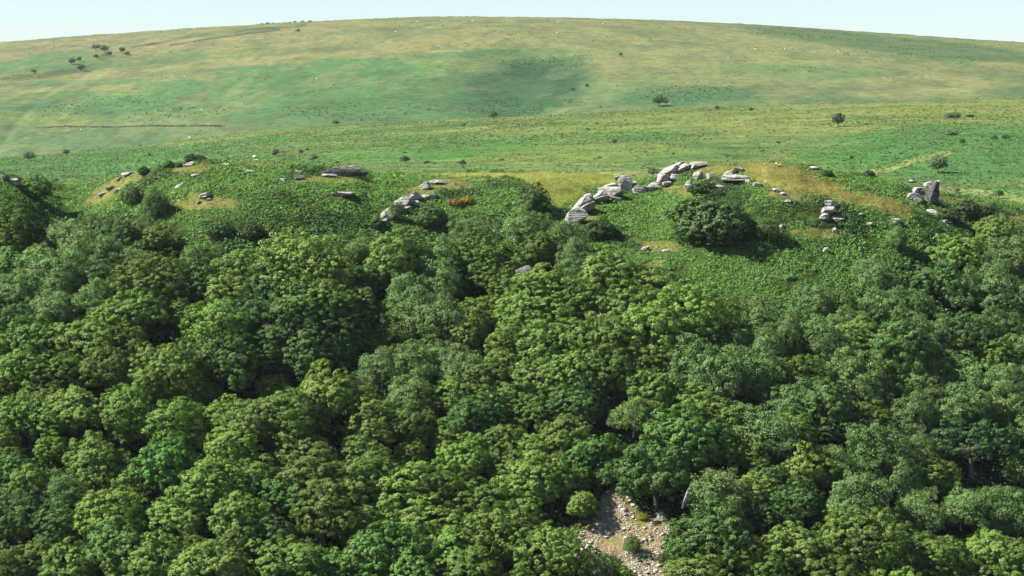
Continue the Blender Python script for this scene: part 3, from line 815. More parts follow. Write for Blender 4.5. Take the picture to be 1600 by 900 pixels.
for i, (px, py, w, key, name, lab, cat) in enumerate(TOR_PLANTS):
    p = on_ground(px, py)
    s = (w * 1.08 * p[1] / F) / (2 * PROTO[key][0][2])
    szz = {'birch': 1.15, 'bush': 0.85}.get(key, 1.0)
    e = place_plant(key, name, p, s, random.uniform(0, 6.28), szz)
    tag(e, lab, cat)

# ------------------------------------------------------------------ thorn trees and bushes out on the moor
MOOR = [
    (1310, 198, 24, 'lone windswept thorn tree in the pale grass of the right-hand moor'), (1552, 221, 13, 'taller thorn of the pair near the right edge'), (1571, 220, 12, 'shorter thorn of the pair near the right edge'),
    (1466, 270, 30, 'grey-green round bush in the bright bracken at right'), (1504, 226, 11, 'faint grey bush left of the thorn pair'), (1495, 301, 9, 'little upright tree behind the rock pillar'),
    (1560, 310, 16, 'round dark bush at the lower right of the moor'), (1030, 166, 20, 'dark tree at the foot of the far hill, right of the combe'), (771, 186, 14, 'dark thorn on the rim of the near moor, mid picture'),
    (722, 260, 13, 'small thorn just behind the saddle'), (632, 256, 15, 'dark bush just beyond the left tor cliff'), (430, 244, 13, 'pale small tree behind the left tor'), (470, 241, 9, 'smaller pale tree behind the left tor'),
    (525, 196, 11, 'grey bush on the distant hedge line'), (46, 252, 17, 'dark spreading thorn at the left of the moor'), (103, 243, 11, 'smaller thorn right of the spreading thorn, left moor'), (80, 287, 20, 'flat dark bush in the gap left of the left tor'),
    (490, 253, 14, 'low bush peeping over the left tor'), (1021, 276, 16, 'pale grey-green bush behind the boulder ridge'), (1120, 172, 8, 'tiny bush on the near moor left of two'), (1173, 174, 8, 'tiny bush on the near moor right of two'),
    (724, 198, 7, 'tiny dark bush below the moor rim thorn'), (960, 225, 9, 'tiny bush beyond the saddle'), (1330, 250, 8, 'tiny bush in the bracken beyond the golden knoll'), (1250, 268, 8, 'tiny bush behind the seated people'),
    (150, 79, 12, 'left of the two dark trees in the far gully'), (163, 82, 13, 'darkest tree at the head of the far gully'), (170, 88, 9, 'small tree below the darkest gully tree'), (190, 83, 11, 'pale bush right of the far gully'),
    (198, 88, 9, 'dark bush right of the far gully'), (126, 111, 13, 'dark tree low in the far gully'), (112, 101, 12, 'dark bush halfway down the far gully'), (123, 97, 10, 'mid-gully bush beside the upper one'), (53, 115, 8, 'small dark bush far left under the gully'),
    (150, 92, 8, 'small bush between the gully trees'), (1488, 184, 26, 'dark low scrub patch on the right-hand moor'), (1515, 183, 16, 'small dark scrub right of the low patch'), (1487, 211, 22, 'dark heather clump under the scrub patch'),
    (895, 143, 7, 'dot of dark gorse on the side of the combe'), (917, 137, 7, 'second dot of gorse right of the combe'), (970, 88, 7, 'dot of gorse high on the far hill'), (466, 51, 7, 'dot of gorse near the top of the far hill'),
]
for i, (px, py, w, lab) in enumerate(MOOR):
    p = hit(px, py, 0, 560 if py > 230 else 700, 3000)
    p = (p[0], p[1], float(ground(p[0], p[1])))
    flat = 0.45 if ('scrub' in lab or 'flat' in lab or 'clump' in lab) else 1.0
    s = (w * p[1] / F) / (2 * 3.0)
    e = place_plant('thorn', 'thorn_tree' if ('tree' in lab or 'thorn' in lab) else 'moor_bush', p, s, random.uniform(0, 6.28), flat)
    if flat < 1: e.location.z -= 0.6 * s
    tag(e, lab, 'tree' if e.name.startswith('thorn') else 'bush', 'thorns and bushes on the moor')

# skyline scrub on the far hill
SKY_B = [412, 420, 429, 438, 446, 455, 463, 474, 486]
for i, px in enumerate(SKY_B):
    u = (px - 800) / F
    d = 2985.0; x = u * d
    e = place_plant('thorn', 'skyline_bush', (x, d, float(ground(x, d)) - 1.6), random.uniform(0.55, 0.95), random.uniform(0, 6), 0.75)
    tag(e, 'dark bush in the row on the skyline of the far hill', 'bush', 'bushes in the row on the far skyline')

# ------------------------------------------------------------------ hedge bank on the moor
def ground_strip_foliage(pts, n, hgt, wid, leaf, rs):
    P = []
    seg = [hit(px, py, 0, 560, 3000) for px, py in pts]
    seg = np.array(seg)
    L_ = np.linalg.norm(np.diff(seg[:, :2], axis=0), axis=1); cum = np.concatenate([[0], np.cumsum(L_)])
    t = rs.rand(n) * cum[-1]
    x = np.interp(t, cum, seg[:, 0]) + rs.randn(n) * wid; y = np.interp(t, cum, seg[:, 1]) + rs.randn(n) * wid
    z = ground(x, y) + rs.rand(n) * hgt * (0.3 + 0.5 * vnoise(t / 9, t * 0))
    return np.stack([x, y, z], 1)
rs = np.random.RandomState(5)
P = ground_strip_foliage([(60, 199), (100, 198), (200, 198), (300, 197), (350, 198)], 1500, 1.4, 1.0, 0.4, rs)
V, Fc = leaves(P, rdir(rs, len(P)) + [0, 0, .6], 0.55, 0.4, rs)
me = mesh_np('hedge', V, Fc); me.materials.append(M['far_scrub'])
tag(link('field_hedge', me), 'thin dark hedge running level across the left side of the moor', 'hedge')

# ------------------------------------------------------------------ bracken, grass and undergrowth: cover nobody could count
def scatter(n, y0, y1, accept, rs, um=0.236):
    y = y0 + (y1 - y0) * rs.rand(n); u = (rs.rand(n) * 2 - 1) * um
    keepd = rs.rand(n) < y / y1
    x = u * y; z = ground(x, y)
    px, py = to_px(x, y, z)
    a = accept(x, y, z, px, py) * keepd
    k = rs.rand(n) < a
    return x[k], y[k], z[k], px[k], py[k]

def clumps(x, y, z, size, nl, leaf, rs, up=0.7, hfac=0.9):
    n = len(x)
    e = rdir(rs, n * nl).reshape(n, nl, 3); e[:, :, 2] = np.abs(e[:, :, 2])
    s = size[:, None, None]
    P = np.stack([x, y, z], 1)[:, None, :] + e * s * np.array([1, 1, hfac]) * (0.75 + 0.35 * rs.rand(n, nl, 1))
    Nn = unit(e + np.array([0, 0, up]) + 0.4 * rs.randn(n, nl, 3))
    ls = np.repeat(np.clip(size / 0.7, 0.6, 1.5), nl) * (0.7 + 0.6 * rs.rand(n * nl))
    return leaves(P.reshape(-1, 3), Nn.reshape(-1, 3), leaf[0] * ls, leaf[1] * ls, rs)

def acc_bracken(x, y, z, px, py):
    u = x / y
    wx, wy = warp(x, y, px, py)
    g, s, b = grass_mask(wx, wy)
    edge = wood_edge(px)
    a = (1 - sstep(25, 60, py - edge)) * (1 - np.clip(g + s + b * 0.92, 0, 1))
    a = a * (y < DC(u) + 3)
    hole = fbm(x / 3.2 + 50, y / 3.2, 2)
    return np.clip(a, 0, 1) * sstep(-0.62, -0.25, hole)
rs = np.random.RandomState(21)
x, y, z, px, py = scatter(270000, 400, 540, acc_bracken, rs)
sz = 0.22 + 0.26 * rs.rand(len(x)) + 0.50 * np.clip(fbm(x / 5.0 + 3, y / 5.0, 3), 0, 1)
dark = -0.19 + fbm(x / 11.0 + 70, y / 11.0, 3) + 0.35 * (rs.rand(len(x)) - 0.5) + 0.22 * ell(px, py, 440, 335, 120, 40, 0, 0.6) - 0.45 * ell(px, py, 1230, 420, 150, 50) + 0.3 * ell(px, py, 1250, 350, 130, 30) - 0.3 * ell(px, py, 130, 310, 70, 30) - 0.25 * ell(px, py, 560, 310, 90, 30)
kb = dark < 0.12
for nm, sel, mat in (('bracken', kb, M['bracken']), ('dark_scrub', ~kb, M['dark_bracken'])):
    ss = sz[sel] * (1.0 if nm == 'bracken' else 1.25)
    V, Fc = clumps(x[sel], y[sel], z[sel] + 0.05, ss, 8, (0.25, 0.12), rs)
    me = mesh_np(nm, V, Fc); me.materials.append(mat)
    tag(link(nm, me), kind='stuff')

# undergrowth below the trees
def acc_under(x, y, z, px, py):
    sc = in_poly(px, py, SCREE) | in_poly(px, py, SCREE2)
    return (py > wood_edge(px) + 15) * (1.0 - sc) * 0.8
x, y, z, px, py = scatter(30000, 345, 500, acc_under, rs)
V, Fc = clumps(x, y, z, 0.6 + 0.7 * rs.rand(len(x)), 14, (0.26, 0.15), rs)
me = mesh_np('undergrowth', V, Fc); me.materials.append(M['dark_bracken'])
tag(link('undergrowth', me), kind='stuff')

# long grass on the knoll, the saddle and the bare ledges
def acc_grass(x, y, z, px, py):
    wx, wy = warp(x, y, px, py)
    g, s, b = grass_mask(wx, wy)
    return np.clip(g * 0.7 + s * 0.25 + b * 0.4, 0, 1) * (y < DC(x / y) + 4)
x, y, z, px, py = scatter(260000, 430, 540, acc_grass, rs)
n = len(x)
tilt = rs.randn(n, 3) * 0.5; tilt[:, 2] = 0
h = 0.18 + 0.26 * rs.rand(n)
up = unit(np.array([0, 0, 1.0]) + tilt * 0.7)
side = unit(np.cross(up, rs.randn(n, 3)))
b0 = np.stack([x, y, z - 0.02], 1)
V = np.stack([b0 - side * 0.05, b0 + side * 0.05, b0 + up * h[:, None]], 1).reshape(-1, 3)
me = mesh_np('grass', V, np.arange(3 * n).reshape(n, 3)); me.materials.append(M['grass'])
tag(link('long_grass', me), kind='stuff')

# bracken and rushes over the near moor
def acc_moor(x, y, z, px, py):
    m = fbm(x / 60 + 2, y / 90, 5) + 0.4 * fbm(x / 14, y / 14, 3)
    right = ell(px, py, 1500, 250, 220, 60) + ell(px, py, 250, 265, 320, 36)
    return (0.12 + 0.88 * sstep(-0.2, 0.45, m + 0.5 * right)) * (y > DC(x / y) + 40)
x, y, z, px, py = scatter(75000, 560, 1290, acc_moor, rs)
V, Fc = clumps(x, y, z - 0.15, 0.4 + 0.6 * rs.rand(len(x)), 7, (0.36, 0.25), rs, up=1.4, hfac=0.6)
M['moor_bracken'] = leaf_mat('moor_bracken', (0.064, 0.126, 0.042), vv=0.35, objv=0.0, tint=(1.25, 1.02, 0.9))
me = mesh_np('moor_bracken', V, Fc); me.materials.append(M['moor_bracken'])
tag(link('moor_bracken', me), kind='stuff')
x, y, z, px, py = scatter(90000, 600, 1300, lambda x, y, z, px, py: sstep(-0.3, 0.3, fbm(x / 30 + 5, y / 40, 4)), rs)
V, Fc = clumps(x, y, z - 0.1, 0.25 + 0.4 * rs.rand(len(x)), 4, (0.42, 0.22), rs, hfac=0.8)
M['moor_grass'] = leaf_mat('moor_grass', (0.094, 0.136, 0.048), vv=0.4, objv=0.0, tint=(1.2, 1.0, 1.0))
me = mesh_np('moor_grass', V, Fc); me.materials.append(M['moor_grass'])
tag(link('moor_grass', me), kind='stuff')
def acc_dots(x, y, z, px, py):
    return sstep(0.1, 0.5, fbm(x / 90 + 9, y / 50, 4)) * 0.8 + 0.06
x, y, z, px, py = scatter(2600, 600, 1500, acc_dots, rs)
V, Fc = clumps(x, y, z - 0.2, 0.5 + 0.9 * rs.rand(len(x)) ** 3, 10, (0.6, 0.4), rs, hfac=0.8)
me = mesh_np('moor_gorse', V, Fc); me.materials.append(M['far_scrub'])
tag(link('moor_gorse', me), kind='stuff')
def acc_far(x, y, z, px, py):
    m = ell(px, py, 830, 142, 110, 46, -15) + ell(px, py, 560, 165, 260, 24) * 0.4 + ell(px, py, 1040, 150, 110, 14, -4) * 0.6 + ell(px, py, 230, 172, 160, 22) * 0.3 + ell(px, py, 1420, 75, 220, 14, 5) * 0.25
    return np.clip(np.clip(m, 0, 1) + 0.05 + 0.35 * np.exp(-((y - 2985) / 18.0) ** 2), 0, 1) * sstep(-0.15, 0.35, fbm(x / 50, y / 70, 3))
x, y, z, px, py = scatter(440000, 1600, 3005, acc_far, rs)
V, Fc = clumps(x, y, z - 0.4, 0.5 + 0.9 * rs.rand(len(x)) ** 3, 5, (0.75, 0.5), rs, hfac=0.7)
M['far_bracken'] = leaf_mat('far_bracken', (0.060, 0.118, 0.052), vv=0.35, objv=0.0)
me = mesh_np('hill_bracken', V, Fc); me.materials.append(M['far_bracken'])
tag(link('hill_bracken', me), kind='stuff')

# ------------------------------------------------------------------ granite boulders and slabs
def boulder_np(seed, sx, sy, sz_, sharp=7.0, cuts=16, strata=0.0):
    """weathered granite block: rounded box, lumps and horizontal joints"""
    rs = np.random.RandomState(seed)
    g = np.linspace(-1, 1, cuts)
    Vs, Fs, off = [], [], 0
    for ax in range(3):
        for sg in (-1, 1):
            A, B = np.meshgrid(g, g)
            pt = np.zeros((cuts, cuts, 3)); pt[..., ax] = sg; pt[..., (ax + 1) % 3] = A * sg; pt[..., (ax + 2) % 3] = B
            Vs.append(pt.reshape(-1, 3))
            i = np.arange(cuts * cuts).reshape(cuts, cuts) + off
            Fs.append(np.stack([i[:-1, :-1], i[:-1, 1:], i[1:, 1:], i[1:, :-1]], -1).reshape(-1, 4)); off += cuts * cuts
    V = np.concatenate(Vs); Fq = np.concatenate(Fs)
    nrm = (np.abs(V) ** sharp).sum(1) ** (1 / sharp)
    V = V / nrm[:, None]
    o = rs.rand(3) * 100
    n = fbm(V[:, 0] * 1.6 + o[0] + V[:, 2] * 0.7, V[:, 1] * 1.6 + o[1] - V[:, 2] * 0.9, 3)
    n2 = fbm(V[:, 2] * 2.3 + o[2] + V[:, 0] * 0.6, V[:, 0] * 1.2 + V[:, 1] * 1.3 + o[0], 3)
    V = V * (1 + 0.13 * n + 0.10 * n2)[:, None]
    if strata:
        k = np.abs(((V[:, 2] * strata + 0.3 * n) % 1.0) - 0.5) * 2
        V[:, :2] *= (1 - (0.34 if strata > 2 else 0.22) * sstep(0.72, 1.0, k))[:, None]
        V[:, :2] *= (1 + 0.10 * np.sin(np.floor(V[:, 2] * strata + 0.3 * n) * 2.7 + o[0]))[:, None]
    # slanting chops
    for _ in range(16):
        q = rdir(rs, 1)[0]; lim = 0.66 + 0.38 * rs.rand()
        t = V @ q - lim; V = V - np.where(t > 0, t, 0)[:, None] * q * 0.95
    V = V * np.array([sx, sy, sz_])
    return V, Fq

def boulder(px, py, w, h, rot, mat, name, lab, group, cat='boulder', deep=0.8, strata=0.0, sharp=7.0, dep=None, sink=0.0):
    """px,py: middle in the photo; w,h in photo pixels; dep: distance if it rides on others"""
    p = hit(px, py + h * 0.42, 0, 320, 560)
    d = p[1] if dep is None else dep
    u, v = px_uv(px, py + sink)
    sx = w * d / F / 2 * 1.04; sz_ = h * d / F / 2 * 1.08
    seed = int(px * 7 + py * 13)
    V, Fq = boulder_np(seed, sx, max(sx * deep, 0.5), sz_, sharp, strata=strata)
    me = mesh_np(name, V, Fq); smooth(me); me.set_sharp_from_angle(angle=math.radians(32)); me.materials.append(M[mat])
    o = link(name, me, loc=(u * d, d + sx * deep * 0.25, v * d))
    rr = random.Random(seed)
    o.rotation_euler = (math.radians(rr.uniform(-8, 8)), math.radians(rot), math.radians(rr.uniform(-22, 22)))
    return tag(o, lab, cat, group, 'thing')

RIDGE = 'boulders of the white-ended ridge'; TOPR = 'rocks crowning the right-hand tor'; FLAT = 'flat rocks in the grass of the right-hand tor'; PIL = 'rocks of the pillar outcrop'
STK = 'rocks of the broken stack in the bracken'; MID = 'rocks of the mid-slope outcrop'; LT = 'rocks of the left tor'; LK = 'rocks of the far-left knoll'
G_, PG, SG = 'granite', 'pale_granite', 'shaded_granite'
BO = [
    # white-ended ridge, rising to the right
    (899, 337, 29, 21, 18, PG, 'boulder', 'bright white boulder at the low left end of the ridge', RIDGE), (909, 321, 36, 17, -32, PG, 'flat_boulder', 'long pale slab leaning up the ridge above the white boulder', RIDGE),
    (919, 310, 15, 12, -15, G_, 'boulder', 'round grey knob on top of the leaning slab', RIDGE), (936, 307, 26, 12, -18, G_, 'boulder', 'low grey block between the knob and the flat block', RIDGE),
    (955, 300, 34, 12, -4, G_, 'flat_boulder', 'wide flat block in the middle of the boulder ridge', RIDGE), (954, 291, 26, 9, -6, PG, 'flat_boulder', 'pale slab lying on the wide flat block', RIDGE),
    (977, 285, 24, 17, 0, G_, 'boulder', 'squarish block, tallest at the upper end of the boulder ridge', RIDGE), (970, 278, 16, 6, -6, G_, 'flat_boulder', 'thin cap stone on the squarish block', RIDGE),
    (1000, 294, 20, 9, 4, G_, 'boulder', 'low dark-topped rock at the right end of the boulder ridge', RIDGE), (963, 310, 18, 5, 0, PG, 'flat_boulder', 'narrow pale ledge below the wide flat block', RIDGE), (989, 287, 10, 8, 10, G_, 'boulder', 'small rock right of the squarish block', RIDGE),
    # crown of the right tor
    (1024, 290, 24, 9, -12, PG, 'flat_boulder', 'lowest pale slab left of the right-hand tor crown', TOPR), (1037, 279, 20, 16, -20, G_, 'boulder', 'upright block on the left flank of the right-hand tor', TOPR), (1048, 267, 32, 13, -10, G_, 'boulder', 'largest rounded block of the right-hand tor crown', TOPR),
    (1056, 276, 20, 8, -6, G_, 'flat_boulder', 'small slab under the largest crown block', TOPR), (1072, 261, 24, 9, -10, G_, 'flat_boulder', 'slab in the middle of the right-hand tor crown', TOPR), (1090, 257, 26, 7, -3, PG, 'flat_boulder', 'flat pale slab at the right end of the crown', TOPR),
    (1043, 287, 14, 6, -10, PG, 'boulder', 'small pale stone below the upright block', TOPR), (1062, 257, 18, 6, -12, PG, 'flat_boulder', 'pale cap slab on top of the crown', TOPR), (1091, 274, 15, 10, -14, PG, 'boulder', 'pale stone in the bracken under the crown, left of two', TOPR),
    (1109, 275, 13, 8, -5, PG, 'boulder', 'pale stone in the bracken under the crown, right of two', TOPR), (1080, 291, 12, 14, -45, PG, 'flat_boulder', 'narrow pale slab slanting down the bracken below the crown', TOPR),
    # flat rocks
    (1154, 265, 20, 7, 0, PG, 'flat_boulder', 'small upper slab of the flat rocks in the grass', FLAT), (1148, 278, 42, 12, 3, PG, 'flat_boulder', 'broad low slab of the flat rocks in the grass', FLAT), (1140, 271, 24, 8, -8, G_, 'flat_boulder', 'middle slab of the flat rocks in the grass', FLAT),
    (1185, 288, 15, 8, 10, PG, 'boulder', 'single stone right of the flat rocks', FLAT), (1110, 287, 15, 5, 0, PG, 'flat_boulder', 'thin ledge left below the flat rocks', FLAT), (1122, 291, 18, 5, 3, PG, 'flat_boulder', 'thin ledge beneath the broad low slab', FLAT), (1170, 283, 12, 6, 5, G_, 'boulder', 'small stone at the right tip of the broad low slab', FLAT),
    # pillar
    (1457, 304, 24, 40, 0, SG, 'tall_boulder', 'tall dark layered rock pillar with shaded face', PIL), (1456, 288, 27, 11, -4, G_, 'flat_boulder', 'light cap stone on the tall dark pillar', PIL), (1434, 298, 22, 12, -6, G_, 'boulder', 'grey block leaning left of the pillar', PIL),
    (1425, 307, 24, 12, -14, PG, 'boulder', 'pale sloping block at the left foot of the pillar', PIL), (1435, 314, 14, 11, 0, G_, 'boulder', 'small block wedged below the leaning grey block', PIL), (1428, 284, 18, 5, 4, PG, 'flat_boulder', 'thin pale slab on the grass behind the pillar', PIL),
    (1460, 333, 26, 10, 12, PG, 'flat_boulder', 'pale slab on the slope under the pillar', PIL), (1477, 346, 10, 7, 8, PG, 'boulder', 'lowest small pale stone under the pillar', PIL),
    # broken stack
    (1298, 318, 18, 13, -20, PG, 'boulder', 'top block of the broken stack in the bracken', STK), (1292, 328, 22, 12, -12, G_, 'boulder', 'middle block of the broken stack in the bracken', STK), (1288, 339, 20, 12, -6, PG, 'boulder', 'bottom block of the broken stack in the bracken', STK),
    (1310, 343, 17, 6, 0, PG, 'flat_boulder', 'low pale slab right of the broken stack', STK), (1305, 359, 10, 6, 0, PG, 'boulder', 'small stone in the bracken below the broken stack', STK), (1400, 344, 19, 8, 4, PG, 'flat_boulder', 'pale slab under the lower tip of the golden grass', STK),
    (1359, 350, 12, 5, 0, PG, 'boulder', 'small pale stone between the stack and the lower slab', STK), (1290, 390, 9, 7, 0, PG, 'boulder', 'lone pale stone low on the open bracken', STK), (1221, 354, 9, 6, 0, PG, 'boulder', 'small pale stone right of the slender birch', STK),
    (1231, 314, 13, 6, 10, PG, 'boulder', 'stone under the lower edge of the golden grass', STK), (1212, 296, 10, 6, 0, PG, 'boulder', 'stone where golden grass meets bracken, upper of two', STK), (1224, 302, 10, 5, 0, PG, 'boulder', 'stone where golden grass meets bracken, lower of two', STK),
    (1345, 335, 10, 5, 0, PG, 'boulder', 'small stone right above the bracken, between stack and pillar', STK), (1272, 262, 20, 6, 8, G_, 'flat_boulder', 'grey slab on the skyline right of the seated people', STK),
    # mid-slope outcrop
    (680, 284, 26, 5, -4, PG, 'flat_boulder', 'highest thin slab of the mid-slope outcrop', MID), (664, 290, 16, 8, -25, PG, 'boulder', 'second highest rock of the mid-slope outcrop', MID), (646, 308, 24, 10, -25, PG, 'boulder', 'upper sloping block of the mid-slope outcrop', MID),
    (630, 316, 28, 12, -25, PG, 'boulder', 'largest sloping block of the mid-slope outcrop', MID), (616, 325, 24, 10, -28, PG, 'boulder', 'lower sloping block of the mid-slope outcrop', MID), (606, 336, 18, 13, -35, PG, 'boulder', 'foot block of the mid-slope outcrop', MID),
    (650, 318, 14, 8, -20, G_, 'boulder', 'grey rock right of the largest sloping block', MID), (670, 307, 22, 6, -4, PG, 'flat_boulder', 'flat slab right of the upper sloping block', MID), (600, 346, 12, 8, -30, PG, 'boulder', 'lowest small rock of the mid-slope outcrop', MID), (636, 326, 15, 6, -10, G_, 'boulder', 'dark gap stone under the largest sloping block', MID),
    # left tor
    (534, 303, 42, 10, -10, PG, 'flat_boulder', 'flat pale slab lying bare in the bracken below the cliff', LT), (538, 267, 70, 13, 3, SG, 'rock_ledge', 'long dark overhanging cliff at the right end of the left tor', LT), (514, 273, 30, 6, 4, PG, 'flat_boulder', 'pale slab in front of the dark cliff', LT),
    (551, 260, 16, 4, 0, G_, 'flat_boulder', 'thin stone on top of the dark cliff', LT), (467, 277, 22, 8, 0, SG, 'boulder', 'dark shaded rock left of the cliff', LT), (443, 281, 13, 6, 0, G_, 'boulder', 'grey stone left of the dark shaded rock', LT), (466, 267, 13, 4, 6, PG, 'flat_boulder', 'small pale ledge above the dark shaded rock', LT),
    (201, 270, 24, 6, -10, G_, 'flat_boulder', 'grey slab on the left skyline of the left tor', LT), (186, 279, 13, 5, -20, PG, 'flat_boulder', 'small slab below the left skyline slab', LT), (172, 294, 16, 7, -20, PG, 'boulder', 'pale stone low on the left shoulder, upper of three', LT),
    (160, 302, 17, 6, -15, PG, 'flat_boulder', 'pale stone lowest on the left shoulder', LT), (183, 298, 15, 8, -20, PG, 'boulder', 'pale stone low on the left shoulder, right of three', LT), (296, 256, 20, 6, -14, PG, 'flat_boulder', 'pale skyline slab beside the windswept bush', LT),
    (280, 290, 18, 7, -25, PG, 'boulder', 'pale stone in the middle of the left tor face', LT), (304, 274, 14, 5, -10, PG, 'boulder', 'small stone below the windswept bush', LT), (320, 304, 24, 8, -10, PG, 'flat_boulder', 'largest pale slab in the dry grass of the left tor', LT),
    (326, 311, 11, 4, -5, PG, 'flat_boulder', 'small slab just below the largest pale slab', LT), (310, 316, 9, 5, -20, PG, 'boulder', 'lowest stone in the dry grass of the left tor', LT), (352, 256, 18, 4, -4, PG, 'flat_boulder', 'thin slab on the grassy top of the left tor', LT),
    (390, 267, 22, 5, 0, PG, 'flat_boulder', 'thin ledge in the upper bracken of the left tor', LT), (400, 250, 10, 3, 0, PG, 'boulder', 'small pale stone on the summit of the left tor', LT),
    (7, 277, 13, 10, 0, SG, 'boulder', 'dark block at the left picture edge on the knoll', LK), (21, 283, 20, 9, 4, G_, 'boulder', 'grey block right of the dark one on the far-left knoll', LK),
    # in the wood
    (820, 426, 30, 20, -30, SG, 'boulder', 'large grey rock standing among the trees mid-wood', 'rocks in the wood'), (824, 438, 14, 9, -20, PG, 'boulder', 'pale stone below the large grey rock mid-wood', 'rocks in the wood'), (810, 443, 9, 8, 0, G_, 'boulder', 'small stone left below the large grey rock mid-wood', 'rocks in the wood'),
    (1073, 776, 9, 30, 22, G_, 'flat_boulder', 'narrow pale slab showing between two trees right of the scree', 'rocks in the wood'), (1040, 392, 12, 4, 0, PG, 'boulder', 'pale stone on the bare grassy patch', 'rocks in the wood'),
    (1008, 388, 14, 5, -20, PG, 'boulder', 'pale stone at the left rim of the bare grassy patch', 'rocks in the wood'), (1003, 866, 16, 7, 0, PG, 'boulder', 'pale block at the foot of the scree', 'rocks in the wood'), (1166, 818, 14, 6, 8, PG, 'boulder', 'pale stone in the clearing right of the scree', 'rocks in the wood'),
]
for b in BO:
    b = list(b)
    if b[8] in (RIDGE, TOPR, MID): b[2] *= 1.16; b[3] *= 1.22
    if b[8] != PIL: b[1] += 0.10 * b[3]; b[3] *= 1.12
    if b[8] == LT and b[6] != 'rock_ledge': b[3] *= 0.75; b[2] *= 0.9
    dep = None
    if b[0] in (1073, 820, 824): dep = float(hit(b[0], b[1] + b[3] * .4, 0, 320, 560)[1]) - 7
    if b[0] == 1073: b[2], b[3] = 8, 34
    big = b[2] * b[3] > 200
    st = 2.6 if b[6] in ('tall_boulder',) else (1.3 if big else 0.0)
    o = boulder(*b, dep=dep, strata=st, sharp=9.0 if b[6] in ('tall_boulder', 'rock_ledge') else 7.0, deep=0.16 if b[6] == 'rock_ledge' else 0.8, cat={'flat_boulder': 'rock slab', 'tall_boulder': 'rock pillar', 'rock_ledge': 'cliff'}.get(b[6], 'boulder'))
    if b[6] == 'rock_ledge': o.rotation_euler[2] = math.radians(14)
    if b[6] == 'tall_boulder': o.rotation_euler[2] = math.radians(32)

# scree: shattered stone nobody could count
def acc_scree(x, y, z, px, py):
    s = in_poly(px, py, SCREE) | in_poly(px, py, SCREE2)
    veg = ell(px, py, 990, 856, 20, 9, 10) + ell(px, py, 955, 846, 14, 7, 0) + ell(px, py, 985, 790, 8, 12, 30) + ell(px, py, 1004, 808, 16, 12, -40) + ell(px, py, 915, 820, 14, 12, -40)
    return s * (1 - 0.8 * np.clip(veg, 0, 1)) * (0.25 + 0.5 * sstep(-0.3, 0.2, fbm(x / 4, y / 4, 2)))
x, y, z, px, py = scatter(220000, 345, 420, acc_scree, rs, um=0.09)
n = len(x)
cube = np.array([[-1, -1, -1], [1, -1, -1], [1, 1, -1], [-1, 1, -1], [-1, -1, 1], [1, -1, 1], [1, 1, 1], [-1, 1, 1]], float)
cf = np.array([[0, 3, 2, 1], [4, 5, 6, 7], [0, 1, 5, 4], [1, 2, 6, 5], [2, 3, 7, 6], [3, 0, 4, 7]])
sc3 = (0.04 + 0.09 * rs.rand(n, 1, 1) ** 2.5 + 0.30 * rs.rand(n, 1, 1) ** 60) * np.stack([0.8 + 0.8 * rs.rand(n), 0.8 + 0.8 * rs.rand(n), 0.35 + 0.4 * rs.rand(n)], 1)[:, None, :]
Vc = cube[None] * sc3 * (0.75 + 0.5 * rs.rand(n, 8, 3))
a = rs.rand(n) * 6.28; ca, sa = np.cos(a)[:, None], np.sin(a)[:, None]
Vr = np.stack([Vc[..., 0] * ca - Vc[..., 1] * sa, Vc[..., 0] * sa + Vc[..., 1] * ca, Vc[..., 2] + 0.5 * (rs.rand(n, 1) - .5) * Vc[..., 0]], -1) + np.stack([x, y, z + 0.03], 1)[:, None, :]
me = mesh_np('scree', Vr.reshape(-1, 3), (np.arange(n)[:, None, None] * 8 + cf[None]).reshape(-1, 4)); me.materials.append(M['scree'])
tag(link('scree_stones', me), kind='stuff')

